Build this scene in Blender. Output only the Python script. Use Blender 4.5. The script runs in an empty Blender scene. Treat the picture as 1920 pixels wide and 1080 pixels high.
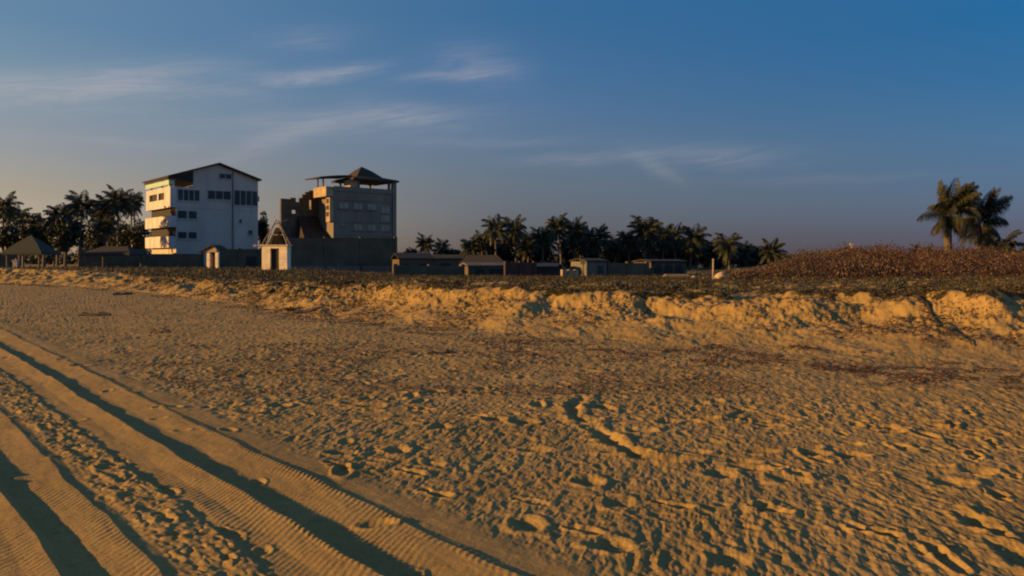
import bpy, math, random
import numpy as np
from mathutils import Vector, Matrix

R = math.radians
sc = bpy.context.scene
C = sc.collection

# ------------------------------------------------------------------ camera
F = 1507.0            # focal length in pixels of the 1920 px wide photo
HOR = 487.0           # row of the horizon
EYE = 1.7
cd = bpy.data.cameras.new('camera')
cam = bpy.data.objects.new('camera', cd); C.objects.link(cam)
cam.location = (0, 0, EYE); cam.rotation_euler = (R(90), 0, 0)
cd.sensor_width = 36; cd.lens = 36 * F / 1920; cd.shift_y = -53 / 1920
cd.clip_start = 0.05; cd.clip_end = 9000
sc.camera = cam

# ------------------------------------------------------------------ light and sky
SUN_AZ = 106.0        # degrees left of the view direction
SUN_EL = 10.0
EXPO = 1.2
sc.view_settings.view_transform = 'Standard'; sc.view_settings.look = 'None'
sc.view_settings.gamma = 1; sc.view_settings.use_curve_mapping = False
sc.view_settings.exposure = EXPO
sl = bpy.data.lights.new('sun', 'SUN'); sun = bpy.data.objects.new('sun', sl); C.objects.link(sun)
sl.energy = 4.2; sl.angle = R(0.6); sl.color = (1.0, 0.54, 0.16)
sdir = Vector((-math.sin(R(SUN_AZ)) * math.cos(R(SUN_EL)), math.cos(R(SUN_AZ)) * math.cos(R(SUN_EL)), math.sin(R(SUN_EL))))
sun.rotation_euler = sdir.to_track_quat('Z', 'Y').to_euler()

world = bpy.data.worlds.new('World'); sc.world = world; world.use_nodes = True
nt = world.node_tree; N = nt.nodes; L = nt.links
bg = N['Background']
sky = N.new('ShaderNodeTexSky'); sky.sky_type = 'NISHITA'; sky.sun_disc = False
sky.sun_elevation = R(SUN_EL); sky.sun_rotation = R(SUN_AZ)
sky.dust_density = .6; sky.ozone_density = 2
def lin(c): c = c / 255; return c / 12.92 if c <= .04045 else ((c + .055) / 1.055) ** 2.4
def inp(node, idx, v):
    if isinstance(v, (int, float)): node.inputs[idx].default_value = v
    else: L.new(v, node.inputs[idx])
def M(op, a, b=0.0, c=0.0, clamp=False):
    n = N.new('ShaderNodeMath'); n.operation = op; n.use_clamp = clamp
    inp(n, 0, a); inp(n, 1, b); inp(n, 2, c)
    return n.outputs[0]
tc = N.new('ShaderNodeTexCoord'); sp = N.new('ShaderNodeSeparateXYZ'); L.new(tc.outputs['Generated'], sp.inputs[0])
dx, dy, dz = sp.outputs
az = M('ARCTAN2', dx, dy)
# colour of the evening air at three bearings (clear sky deeper blue than the stock model, mauve above the horizon)
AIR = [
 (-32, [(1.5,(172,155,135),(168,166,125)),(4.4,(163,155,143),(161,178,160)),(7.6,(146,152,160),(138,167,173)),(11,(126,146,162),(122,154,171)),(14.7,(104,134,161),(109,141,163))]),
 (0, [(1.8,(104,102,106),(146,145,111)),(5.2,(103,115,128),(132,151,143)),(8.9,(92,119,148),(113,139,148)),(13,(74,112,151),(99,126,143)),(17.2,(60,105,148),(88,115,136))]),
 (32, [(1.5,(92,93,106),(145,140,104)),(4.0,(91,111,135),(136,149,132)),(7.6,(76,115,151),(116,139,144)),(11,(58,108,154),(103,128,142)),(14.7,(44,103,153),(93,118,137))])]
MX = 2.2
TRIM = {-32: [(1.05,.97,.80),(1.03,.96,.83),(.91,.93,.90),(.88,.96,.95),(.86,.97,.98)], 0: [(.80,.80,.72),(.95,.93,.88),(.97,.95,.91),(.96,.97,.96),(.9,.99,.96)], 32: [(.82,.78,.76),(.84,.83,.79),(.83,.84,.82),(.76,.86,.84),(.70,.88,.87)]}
outs = []
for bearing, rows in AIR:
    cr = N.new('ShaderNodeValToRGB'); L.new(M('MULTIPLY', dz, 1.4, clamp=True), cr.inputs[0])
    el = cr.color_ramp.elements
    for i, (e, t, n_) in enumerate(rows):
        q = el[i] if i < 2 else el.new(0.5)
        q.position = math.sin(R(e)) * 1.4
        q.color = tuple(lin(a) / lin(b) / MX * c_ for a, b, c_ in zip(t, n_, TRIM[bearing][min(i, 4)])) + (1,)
    hi = el.new(.97); last = el[len(el) - 2].color; hi.color = tuple(min(2.0, c_ * g_) for c_, g_ in zip(tuple(lin(a) / lin(b) / MX for a, b in zip(rows[-1][1], rows[-1][2])), (2.6, 2.1, 1.9))) + (1,)  # unseen upper sky brightened beyond the air colour, added to fill shadows
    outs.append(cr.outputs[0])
def mixc(f, a, b, typ='MIX'):
    m = N.new('ShaderNodeMix'); m.data_type = 'RGBA'; m.blend_type = typ
    inp(m, 0, f); inp(m, 6, a) if not isinstance(a, tuple) else setattr(m.inputs[6], 'default_value', a)
    inp(m, 7, b) if not isinstance(b, tuple) else setattr(m.inputs[7], 'default_value', b)
    return m.outputs[2]
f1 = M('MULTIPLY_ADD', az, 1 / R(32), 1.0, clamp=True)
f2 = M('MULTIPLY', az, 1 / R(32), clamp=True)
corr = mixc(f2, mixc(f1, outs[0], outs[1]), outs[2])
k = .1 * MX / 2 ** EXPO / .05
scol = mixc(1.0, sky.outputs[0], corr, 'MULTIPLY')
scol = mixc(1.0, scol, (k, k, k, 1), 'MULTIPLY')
# thin evening cirrus: (u, v, half width, half height, tilt, strength) turned into bearings and elevations
CL = [(50,176,150,24,.02,.55),(235,152,85,22,.1,.6),(130,158,120,16,.05,.25),(375,126,90,16,.1,.3),(415,174,80,11,.02,.38),
      (600,137,92,11,.14,.8),(548,148,50,8,.1,.45),(570,70,80,18,.1,.28),(850,141,75,8,.12,.55),(900,118,70,30,-.1,.34),
      (650,228,200,20,.06,.5),(510,262,90,18,.4,.35),(770,215,80,18,-.2,.25),(1090,298,100,9,.03,.35),(1340,290,110,18,-.05,.38),
      (1235,315,40,14,-.5,.3),(200,265,150,8,0,.22),(900,268,170,8,0,.2),(1560,335,160,8,0,.12)]
nc = N.new('ShaderNodeCombineXYZ'); L.new(M('MULTIPLY', az, 11.0), nc.inputs[0]); L.new(M('MULTIPLY_ADD', dz, 110.0, M('MULTIPLY', az, -14.0)), nc.inputs[1])
nz = N.new('ShaderNodeTexNoise'); L.new(nc.outputs[0], nz.inputs['Vector'])
nz.inputs['Scale'].default_value = 1.0; nz.inputs['Detail'].default_value = 9; nz.inputs['Roughness'].default_value = .68; nz.inputs['Distortion'].default_value = 1.0
nfac = M('MULTIPLY_ADD', nz.outputs[0], 3.0, -.85, clamp=True)
n2c = N.new('ShaderNodeTexNoise'); L.new(tc.outputs['Generated'], n2c.inputs['Vector']); n2c.inputs['Scale'].default_value = 9; n2c.inputs['Detail'].default_value = 3
azw = M('MULTIPLY_ADD', n2c.outputs[0], .03, M('ADD', az, -.015))
dzw = M('MULTIPLY_ADD', n2c.outputs[0], -.014, M('ADD', dz, .007))
tot = None
for u, v, hw, hh, tl, s in CL:
    a0 = math.atan((u - 960) / F); e0 = math.sin(math.atan((HOR - v) / F * math.cos(a0)))
    da = M('ADD', azw, -a0); de = M('MULTIPLY_ADD', da, -tl * 1.0, M('ADD', dzw, -e0))
    qa = M('MULTIPLY', da, F / hw * .9); qe = M('MULTIPLY', de, F / hh * .9)
    r2 = M('ADD', M('MULTIPLY', qa, qa), M('MULTIPLY', qe, qe))
    g = M('MULTIPLY', M('EXPONENT', M('MULTIPLY', r2, -1.0)), s)
    tot = g if tot is None else M('ADD', tot, g)
cf = M('MULTIPLY', tot, M('MULTIPLY_ADD', nfac, .85, .15), clamp=True)
kk = 1 / 2 ** EXPO / .05
cloudc = tuple(lin(c) * kk for c in (186, 179, 182)) + (1,)
scol = mixc(M('MULTIPLY', cf, .62), scol, cloudc)
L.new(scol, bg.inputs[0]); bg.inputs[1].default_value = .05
sc.cycles.filter_width = 2.1

# ------------------------------------------------------------------ helpers
rng = np.random.default_rng(7)
rnd = random.Random(11)
def GX(u, Y): return (u - 960) / F * Y
def GZ(v, Y): return EYE - (v - HOR) / F * Y
def tag(o, label=None, cat=None, group=None, kind=None):
    if label: o['label'] = label
    if cat: o['category'] = cat
    if group: o['group'] = group
    if kind: o['kind'] = kind
    return o
def empty(name, loc, rz, label, cat, group=None):
    o = bpy.data.objects.new(name, None); C.objects.link(o)
    o.location = loc; o.rotation_euler = (0, 0, rz); o.empty_display_size = .3
    return tag(o, label, cat, group)
def mesh_np(name, verts, faces, mat, parent=None, smooth=False, mats=None, midx=None):
    """verts (n,3); faces (m,k) array, all of the same size"""
    verts = np.asarray(verts, dtype=np.float32); faces = np.asarray(faces, dtype=np.int32)
    me = bpy.data.meshes.new(name); k_ = faces.shape[1]; m_ = len(faces)
    me.vertices.add(len(verts)); me.vertices.foreach_set('co', verts.ravel())
    me.loops.add(m_ * k_); me.loops.foreach_set('vertex_index', faces.ravel())
    me.polygons.add(m_); me.polygons.foreach_set('loop_start', np.arange(0, m_ * k_, k_, dtype=np.int32))
    me.polygons.foreach_set('loop_total', np.full(m_, k_, dtype=np.int32))
    me.update(calc_edges=True)
    if smooth: me.polygons.foreach_set('use_smooth', np.ones(m_, dtype=bool))
    for mm in (mats or [mat]): me.materials.append(mm)
    if midx is not None: me.polygons.foreach_set('material_index', np.asarray(midx, dtype=np.int32))
    o = bpy.data.objects.new(name, me); C.objects.link(o)
    if parent is not None: o.parent = parent
    return o
class MB:
    """collects boxes, prisms and tubes and links them as one mesh"""
    def __init__(s): s.v = []; s.f = []
    def add(s, vs, fs):
        b = len(s.v); s.v += [tuple(v) for v in vs]; s.f += [tuple(b + i for i in f) for f in fs]
    def box(s, x0, x1, y0, y1, z0, z1):
        s.add([(x0,y0,z0),(x1,y0,z0),(x1,y1,z0),(x0,y1,z0),(x0,y0,z1),(x1,y0,z1),(x1,y1,z1),(x0,y1,z1)],
              [(0,3,2,1),(4,5,6,7),(0,1,5,4),(1,2,6,5),(2,3,7,6),(3,0,4,7)])
    def prism_y(s, pts, y0, y1):
        n = len(pts)
        s.add([(x, y0, z) for x, z in pts] + [(x, y1, z) for x, z in pts],
              [tuple(range(n)), tuple(reversed(range(n, 2 * n)))] + [(i, n + i, n + (i + 1) % n, (i + 1) % n) for i in range(n)])
    def slab(s, p, th):
        """quad p (4 points) thickened downward"""
        q = [(a, b, c - th) for a, b, c in p]
        s.add(list(p) + q, [(0,1,2,3),(7,6,5,4),(0,4,5,1),(1,5,6,2),(2,6,7,3),(3,7,4,0)])
    def tube(s, pts, rads, n=8):
        pts = [Vector(p) for p in pts]; b = len(s.v)
        for i, p in enumerate(pts):
            t = (pts[min(i + 1, len(pts) - 1)] - pts[max(i - 1, 0)]).normalized()
            a = t.cross(Vector((.3, 1, .1))).normalized(); c = t.cross(a)
            for j in range(n):
                th = 2 * math.pi * j / n
                s.v.append(tuple(p + (a * math.cos(th) + c * math.sin(th)) * rads[i]))
        for i in range(len(pts) - 1):
            for j in range(n):
                s.f.append((b + i*n + j, b + i*n + (j+1) % n, b + (i+1)*n + (j+1) % n, b + (i+1)*n + j))
        s.f.append(tuple(b + j for j in reversed(range(n)))); s.f.append(tuple(b + (len(pts)-1)*n + j for j in range(n)))
    def build(s, name, mat, parent=None, smooth=False):
        me = bpy.data.meshes.new(name); me.from_pydata(s.v, [], s.f); me.update(); me.materials.append(mat)
        if smooth:
            for p in me.polygons: p.use_smooth = True
        o = bpy.data.objects.new(name, me); C.objects.link(o)
        if parent is not None: o.parent = parent
        return o

# ------------------------------------------------------------------ materials
def material(name, col, rough=.85, var=.25, scale=3.0, bump=0.0, bscale=20.0, streak=None, col2=None, metallic=0, spec=.3, detail=5):
    m = bpy.data.materials.new(name); m.use_nodes = True
    t = m.node_tree; n = t.nodes; l = t.links; b = n['Principled BSDF']
    b.inputs['Roughness'].default_value = rough; b.inputs['Metallic'].default_value = metallic
    b.inputs['Specular IOR Level'].default_value = spec
    c = n.new('ShaderNodeTexCoord'); mp = n.new('ShaderNodeMapping'); l.new(c.outputs['Object'], mp.inputs[0])
    if streak: mp.inputs['Scale'].default_value = streak
    z = n.new('ShaderNodeTexNoise'); l.new(mp.outputs[0], z.inputs['Vector']); z.inputs['Scale'].default_value = scale; z.inputs['Detail'].default_value = detail
    z.inputs['Roughness'].default_value = .65
    r = n.new('ShaderNodeValToRGB'); l.new(z.outputs[0], r.inputs[0])
    c2 = col2 or tuple(x * (1 - var) for x in col); c1 = tuple(min(1, x * (1 + var * .6)) for x in col)
    r.color_ramp.elements[0].position = .35; r.color_ramp.elements[0].color = c2 + (1,)
    r.color_ramp.elements[1].position = .68; r.color_ramp.elements[1].color = c1 + (1,)
    l.new(r.outputs[0], b.inputs['Base Color'])
    if bump:
        z2 = n.new('ShaderNodeTexNoise'); l.new(c.outputs['Object'], z2.inputs['Vector']); z2.inputs['Scale'].default_value = bscale; z2.inputs['Detail'].default_value = 4
        bp = n.new('ShaderNodeBump'); bp.inputs['Strength'].default_value = 1; bp.inputs['Distance'].default_value = bump
        l.new(z2.outputs[0], bp.inputs['Height']); l.new(bp.outputs[0], b.inputs['Normal'])
    return m
def leaf_material(name, c1, c2, c3=None, scale=.8):
    """leaves differ from one to the next"""
    m = bpy.data.materials.new(name); m.use_nodes = True
    t = m.node_tree; n = t.nodes; l = t.links; b = n['Principled BSDF']
    b.inputs['Roughness'].default_value = .55; b.inputs['Specular IOR Level'].default_value = .3
    g = n.new('ShaderNodeNewGeometry'); r = n.new('ShaderNodeValToRGB')
    c = n.new('ShaderNodeTexCoord'); z = n.new('ShaderNodeTexNoise'); l.new(c.outputs['Object'], z.inputs['Vector']); z.inputs['Scale'].default_value = scale
    a = n.new('ShaderNodeMath'); a.operation = 'MULTIPLY_ADD'; l.new(g.outputs['Random Per Island'], a.inputs[0]); a.inputs[1].default_value = .5
    l.new(z.outputs[0], a.inputs[2]); s_ = n.new('ShaderNodeMath'); s_.operation = 'SUBTRACT'; l.new(a.outputs[0], s_.inputs[0]); s_.inputs[1].default_value = .25
    l.new(s_.outputs[0], r.inputs[0])
    e = r.color_ramp.elements; e[0].position = .25; e[0].color = c1 + (1,); e[1].position = .7; e[1].color = c2 + (1,)
    if c3: q = e.new(.82); q.color = c3 + (1,)
    l.new(r.outputs[0], b.inputs['Base Color'])
    return m
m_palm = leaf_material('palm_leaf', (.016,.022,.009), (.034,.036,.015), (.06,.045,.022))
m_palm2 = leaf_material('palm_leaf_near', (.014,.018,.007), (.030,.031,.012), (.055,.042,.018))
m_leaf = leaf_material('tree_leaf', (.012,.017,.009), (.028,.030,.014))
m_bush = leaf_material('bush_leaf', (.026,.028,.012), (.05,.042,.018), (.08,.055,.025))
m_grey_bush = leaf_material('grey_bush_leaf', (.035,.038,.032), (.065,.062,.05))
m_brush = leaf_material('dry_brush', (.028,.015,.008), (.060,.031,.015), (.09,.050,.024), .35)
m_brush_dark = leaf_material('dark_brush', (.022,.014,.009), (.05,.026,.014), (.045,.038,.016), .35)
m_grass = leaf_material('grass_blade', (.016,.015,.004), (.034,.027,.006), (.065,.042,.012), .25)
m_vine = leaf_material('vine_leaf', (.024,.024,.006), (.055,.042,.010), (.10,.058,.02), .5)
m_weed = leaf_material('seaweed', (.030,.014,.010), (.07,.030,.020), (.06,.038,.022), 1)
m_bark = material('bark', (.085,.068,.050), var=.45, scale=6, streak=(1,1,4))
m_white = material('white_plaster', (.37,.335,.30), var=.16, scale=.35, streak=(1,1,.35), rough=.9, bump=.01, bscale=6)
m_cream = material('cream_plaster', (.44,.40,.39), var=.3, streak=(1,1,.4), scale=.8, rough=.9)
m_conc = material('bare_concrete', (.155,.138,.112), var=.25, scale=.5, streak=(1,1,.4), rough=.95, bump=.015, bscale=5)
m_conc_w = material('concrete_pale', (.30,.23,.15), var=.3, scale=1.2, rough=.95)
m_brick = material('rough_brick', (.085,.068,.045), var=.4, scale=1.3, rough=.95, bump=.02, bscale=9)
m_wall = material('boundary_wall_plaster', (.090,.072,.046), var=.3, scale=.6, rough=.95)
m_wall_lo = material('boundary_wall_base', (.15,.135,.12), var=.25, scale=.8, rough=.95)
m_glass = material('dark_glass', (.03,.045,.05), var=.4, scale=.9, rough=.5, spec=.12)
m_glass_pale = material('pale_glass', (.20,.18,.16), var=.35, scale=1.3, rough=.5)  # pale grey pane colour, varied at random
m_roof = material('dark_roof_sheet', (.018,.018,.020), var=.3, scale=1.2, rough=.8, streak=(1,6,1))
m_thatch = material('thatch', (.042,.034,.026), var=.5, scale=4, streak=(6,6,1), rough=1, bump=.04, bscale=12)
m_thatch_g = material('greenish_thatch', (.038,.044,.036), var=.4, scale=4, streak=(6,6,1), rough=1)
m_hut = material('hut_plaster', (.60,.52,.38), var=.25, scale=1.6, rough=.95, bump=.01, bscale=8)
m_wood = material('weathered_wood', (.10,.075,.055), var=.4, scale=3, streak=(1,1,5))
m_woodl = material('bleached_wood', (.42,.36,.28), var=.35, scale=4)
m_pole = material('grey_pole', (.24,.19,.15), var=.4, scale=4)
m_dark = material('dark_opening', (.025,.024,.024), var=.3, scale=2)  # near-black: shade inside openings put into panel colour, also doors and root
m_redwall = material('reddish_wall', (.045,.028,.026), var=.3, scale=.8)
m_pale = material('pale_roof_sheet', (.24,.23,.21), var=.3, scale=1.5)
m_grey = material('grey_block', (.11,.105,.085), var=.25, scale=.8)
m_rail = material('green_rail', (.30,.42,.33), var=.2, scale=3)
m_rust = material('rubble', (.035,.022,.015), var=.5, scale=2.5, bump=.05, bscale=4)

# ------------------------------------------------------------------ noise on arrays
def _hash(ix, iy, seed):
    h = (ix.astype(np.uint32) * np.uint32(374761393) + iy.astype(np.uint32) * np.uint32(668265263) + np.uint32(seed * 2654435 + 977))
    h = (h ^ (h >> np.uint32(13))) * np.uint32(1274126177)
    h = h ^ (h >> np.uint32(16))
    return (h & np.uint32(0xffffff)).astype(np.float32) / np.float32(0xffffff)
def vnoise(x, y, seed=0):
    """value noise in -1..1"""
    xi = np.floor(x); yi = np.floor(y); fx = (x - xi).astype(np.float32); fy = (y - yi).astype(np.float32)
    ix = xi.astype(np.int64); iy = yi.astype(np.int64)
    fx = fx * fx * fx * (fx * (fx * 6 - 15) + 10); fy = fy * fy * fy * (fy * (fy * 6 - 15) + 10)
    a = _hash(ix, iy, seed); b = _hash(ix + 1, iy, seed); c = _hash(ix, iy + 1, seed); d = _hash(ix + 1, iy + 1, seed)
    return ((a + (b - a) * fx) * (1 - fy) + (c + (d - c) * fx) * fy) * 2 - 1
def fbm(x, y, octs=3, seed=0, gain=.5):
    s = 0; a = 1.0; tot_ = 0
    for i in range(octs):
        s = s + vnoise(x * 2**i + i * 17.3, y * 2**i - i * 9.1, seed + i * 31) * a; tot_ += a; a *= gain
    return s / tot_
def sst(a, b, x):
    t = np.clip((x - a) / (b - a), 0, 1); return t * t * (3 - 2 * t)

# ------------------------------------------------------------------ lie of the land
US   = [-400,  0, 200, 400, 600, 800, 960, 1200, 1500, 1750, 1920, 2600]
YB   = [80, 54, 43, 29.5, 21.6, 18.5, 16.7, 14.8, 13.1, 11.9, 11.4, 10.0]      # foot of the scarp
WD   = [10,  8,  8,  8.5,  6.1,  4.6,  4.4,  4.2,  4.2,  4.0,  3.9,  3.9]      # its depth
VC_U = [0, 150, 300, 500, 640, 800, 1000, 1200, 1400, 1600, 1800, 1920]
VC_V = [503, 508, 519, 527, 533, 535, 541, 547, 552, 553, 551, 549]
def land(x, Y):
    """smooth height of the ground, and how far it is up the scarp (0 beach .. 1 plateau)"""
    x = np.asarray(x, dtype=np.float64); Y = np.asarray(Y, dtype=np.float64)
    u = 960 + F * x / np.maximum(Y, .3)
    uc = np.clip(u, -400, 2600)
    wob = fbm(x * .9, Y * .9, 3, 5) * np.where(uc < 620, 1.6, .55) + fbm(x * .25, Y * .25, 2, 8) * .5
    yb = np.interp(uc, US, YB) + wob * .7; wd = np.interp(uc, US, WD)
    yc0 = np.interp(uc, US, YB) + wd
    zc = np.clip(EYE - (np.interp(uc, VC_U, VC_V) - HOR) / F * yc0, .7, 1.12)
    foot = .15 * sst(5, 1, yb - Y) if False else .15 * np.clip((Y - 7) / np.maximum(yb - 7, 1), 0, 1)
    t = np.clip((Y - yb) / (wd * (1 + .25 * wob)), 0, 1.0)
    gentle = sst(780, 420, uc)
    prof_s = .86 * t ** 1.45 + .14 * sst(.6, .98, t)
    prof_g = .7 * t + .3 * t * t * (3 - 2 * t)
    pr = prof_s * (1 - gentle) + prof_g * gentle
    zf = np.interp(uc, [0, 560, 760, 1340, 1440, 2600], [.85, .82, .22, .22, .78, .85])
    back = sst(0, 1, (Y - yc0) / np.maximum(72 - yc0, 8))
    zp = zc * (1 - back) + zf * back
    z = foot * (1 - pr) + zp * pr
    # the brush-covered dune on the right
    zt = np.interp(uc, [1340, 1380, 1450, 1500, 1560, 1610, 1655, 1700, 1740, 1800, 1860, 1920, 2200, 2600],
                   [.5, .55, 1.0, 1.45, 1.80, 2.02, 1.95, 1.50, 1.88, 1.75, 1.70, 1.62, 1.7, 1.5])
    bump = sst(30, 43, Y) * (1 - sst(56, 80, Y)) * sst(1335, 1400, u)
    lump = (fbm(x * .35, Y * .35, 3, 41)) * .55 * bump * sst(1400, 1480, u)
    z = np.where(Y > 25, z + np.maximum(zt - z, 0) * bump + lump, z)
    return z, t
def H(x, Y):
    z, _ = land(np.array([x]), np.array([Y])); return float(z[0])

# ------------------------------------------------------------------ ground sheet
def axis_cols():
    a = np.arange(-60, 1981, 1.45)
    lft = -60 - np.cumsum(np.geomspace(3, 160, 60)); rgt = 1980 + np.cumsum(np.geomspace(3, 160, 60))
    return np.concatenate([lft[::-1], a, rgt])
cols = axis_cols()
nC = len(cols)
vb = np.interp(np.clip(cols, -400, 2600), US, YB)
wdc = np.interp(np.clip(cols, -400, 2600), US, WD)
rows = []
v0 = 1130.0
# near: down to the feet
for q in np.geomspace(60, 1, 40)[:-1]:
    rows.append(np.full(nC, EYE * F / (v0 - HOR) / (1 + (q - 1) * .12)))
YN = EYE * F / (v0 - HOR)
n1 = 820
for i in range(n1):
    t = i / n1
    inv = (1 / YN) * (1 - t) + (1 / (vb - 1.0)) * t
    rows.append(1 / inv)
n2 = 150
for i in range(n2): rows.append(vb - 1.0 + (wdc + 3.0) * i / n2)
y2 = vb + wdc + 2.0
n3 = 130
for i in range(n3 + 1):
    t = i / n3
    rows.append(1 / ((1 / y2) * (1 - t) + (1 / 150.0) * t))
for q in (200, 300, 500, 900, 1800, 5000): rows.append(np.full(nC, float(q)))
GY = np.array(rows); nR = len(GY)
GXX = (cols[None, :] - 960) / F * GY
U = np.broadcast_to(cols[None, :], GY.shape)
z, tt = land(GXX, GY)
X = GXX; Y = GY
# along / across the wheel tracks
S = (X + .82 * Y) / 1.293
T = (-.82 * X + Y) / 1.293
near = 1 - sst(.05, .5, tt)          # 1 on the open beach
beach = (tt <= 0).astype(float)
Sw = S + .014 * fbm(T * 2.3, T * 0 + 9, 2, 70) + .020 * fbm(T * .9, T * 0 + 3, 3, 71) + .012 * fbm(T * 3.1, S * 1.2, 2, 72)
P_S = [-6, -1.0, -.35, -.1, .12, .30, .45, .70, .835, .865, .90, 1.03, 1.27, 1.30, 1.36, 1.72, 1.78, 1.95, 2.145, 2.18, 2.22, 2.42, 2.72, 2.75, 2.80, 3.3]
P_H = [0,   0,    .015,  -.012, .0,  .016, .0, .014, .038, .024, -.010, -.012, .024, .016, .006, .008, -.004, .004, .038, .022, -.010, -.012, .026, .018, .012, .012]
trk = np.interp(Sw, P_S, P_H)
tmask = sst(3.2, 2.95, S)
amp = 1 + .22 * fbm(T * .6, S * .5, 2, 73)
inb = lambda a, b, w=.04: sst(a, a + w, Sw) * (1 - sst(b - w, b, Sw))
zdet = .88 * trk * amp * tmask
# tyre tread: fine cross bars, slightly skewed
wband = inb(.95, 1.28) + inb(2.30, 2.74) + inb(1.80, 2.15) + inb(-.2, .84) * .8
ph = (X * .97 - Y * .24) / .050 + 1.3 * fbm(T * 1.3, S * 2, 3, 74)
tread = np.sin(2 * math.pi * ph) * .5 + .5
zdet += wband * tmask * .0034 * tread * np.clip(.55 + 1.5 * fbm(T * .9, S * 3, 3, 75), 0, 1.2) * (1 - sst(9, 14, Y))
edge = inb(2.66, 2.80, .03) + inb(2.10, 2.20, .03)
zdet += edge * tmask * .006 * tread * (.5 + fbm(T * 3, S, 2, 79)) * (1 - sst(10, 16, Y))
zdet += tmask * .0045 * fbm(T * 2.2, S * 7, 3, 78)
# churned strip between the tracks
mess = inb(1.34, 1.80, .08) * tmask
cx, cy = X / .11, Y / .16
zdet += mess * (.014 * fbm(S * 9, T * 5, 3, 76) + .016 * np.abs(fbm(S * 16, T * 11, 2, 77)))
# roughness of open sand: ripples and old tyre prints raked across the light
rough = (1 - tmask * (1 - .10)) * (1 - mess * .5)
ca, sa = math.cos(R(14)), math.sin(R(14))
ax = X * ca - Y * sa; ay = X * sa + Y * ca
ra = fbm(ax / .060, ay / .24, 3, 81, .66)
rb = fbm(ax / .16, ay / .34, 2, 82)
rc = fbm(X / .32, Y / .42, 2, 83)
flat = np.clip(.85 + 1.1 * fbm(X / 1.5, Y / 1.8, 3, 84), .25, 1.5)
midz = sst(7.0, 9.2, Y)
A1 = (.0095 * (1 - midz) + .0135 * midz) * (1 - .45 * sst(8.6, 10.5, Y))
rz = 1 - np.abs(fbm(ax / .085, ay / .33, 3, 88, .6)) * 2.2
rd = fbm(X / .11, Y / .16, 2, 86); re_ = fbm(X / .045, Y / .09, 2, 87)
zdet += rough * near * (A1 * (ra * .62 + rb * .45 + .35 * rd * midz) * flat + .007 * rc + .0065 * re_ + .0055 * rz * (1 - midz * .4) * (1 - .5 * sst(8.6, 10.5, Y)))
# old zig-zag tread in the right foreground and one band farther off
Sz = (X * .12 + Y * 1.0)
def zig(y0, y1, x0, x1, per, am, tilt):
    q = Y + tilt * X
    mk = sst(y0, y0 + .15, q) * (1 - sst(y1 - .15, y1, q)) * sst(x0, x0 + .5, X) * (1 - sst(x1 - .5, x1, X))
    tri = np.abs(((q / .17) % 2) - 1)
    return mk * am * np.sin(2 * math.pi * (X / per + tri * .55 + .25 * fbm(X * 1.4, Y * 2, 2, 90)))
zdet += rough * zig(4.2, 5.1, .3, 3.2, .105, .0024, -.05)
zdet += rough * zig(5.15, 5.9, 1.2, 3.6, .10, .0024, .08)
zdet += rough * zig(6.95, 7.3, 3.4, 7.5, .12, .009, -.02)
# footprints: jittered cells of oval pits with a pushed-up rim
def pits(cell, dens, depth, rx, ry, seed, mask):
    gx = np.floor(X / cell).astype(np.int64); gy = np.floor(Y / cell).astype(np.int64)
    acc = np.zeros(X.shape, dtype=np.float32)
    for ox in (-1, 0, 1):
        for oy in (-1, 0, 1):
            jx = gx + ox; jy = gy + oy
            px = (jx + _hash(jx, jy, seed)) * cell; py = (jy + _hash(jx, jy, seed + 1)) * cell
            on = (_hash(jx, jy, seed + 2) < dens)
            an = _hash(jx, jy, seed + 3) * 2.4 - .4; sz = .65 + .6 * _hash(jx, jy, seed + 4)
            ddx = X - px; ddy = Y - py; c_ = np.cos(an); s_ = np.sin(an)
            ex = (ddx * c_ + ddy * s_) / (rx * sz); ey = (-ddx * s_ + ddy * c_) / (ry * sz)
            r = np.sqrt(ex * ex + ey * ey)
            pit = -np.clip(1 - r**3, 0, 1) + .42 * np.exp(-((r - 1.28) / .25)**2)
            acc += (on * sz * pit).astype(np.float32)
    return acc * depth * mask
footm = rough * near
clus = np.clip(.35 + .9 * vnoise(X / 1.7 + 4, Y / 1.3, 95), 0, 1)
belt = sst(5.6, 7.0, Y) * (1 - sst(9.6, 11.0, Y))
zdet += pits(.34, .62, .026, .065, .12, 100, footm * belt * (.25 + .75 * clus))
zdet += pits(.60, .30, .018, .06, .10, 110, footm * (1 - belt) * clus)
zdet += pits(.20, .6, .010, .045, .07, 120, footm * (.3 + .7 * vnoise(X / .9, Y / .9, 121).clip(0, 1)))
zdet += pits(.32, .4, .013, .07, .11, 130, footm * sst(9, 12, Y))
zdet += pits(.26, .5, .014, .05, .08, 140, mess)
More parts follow.
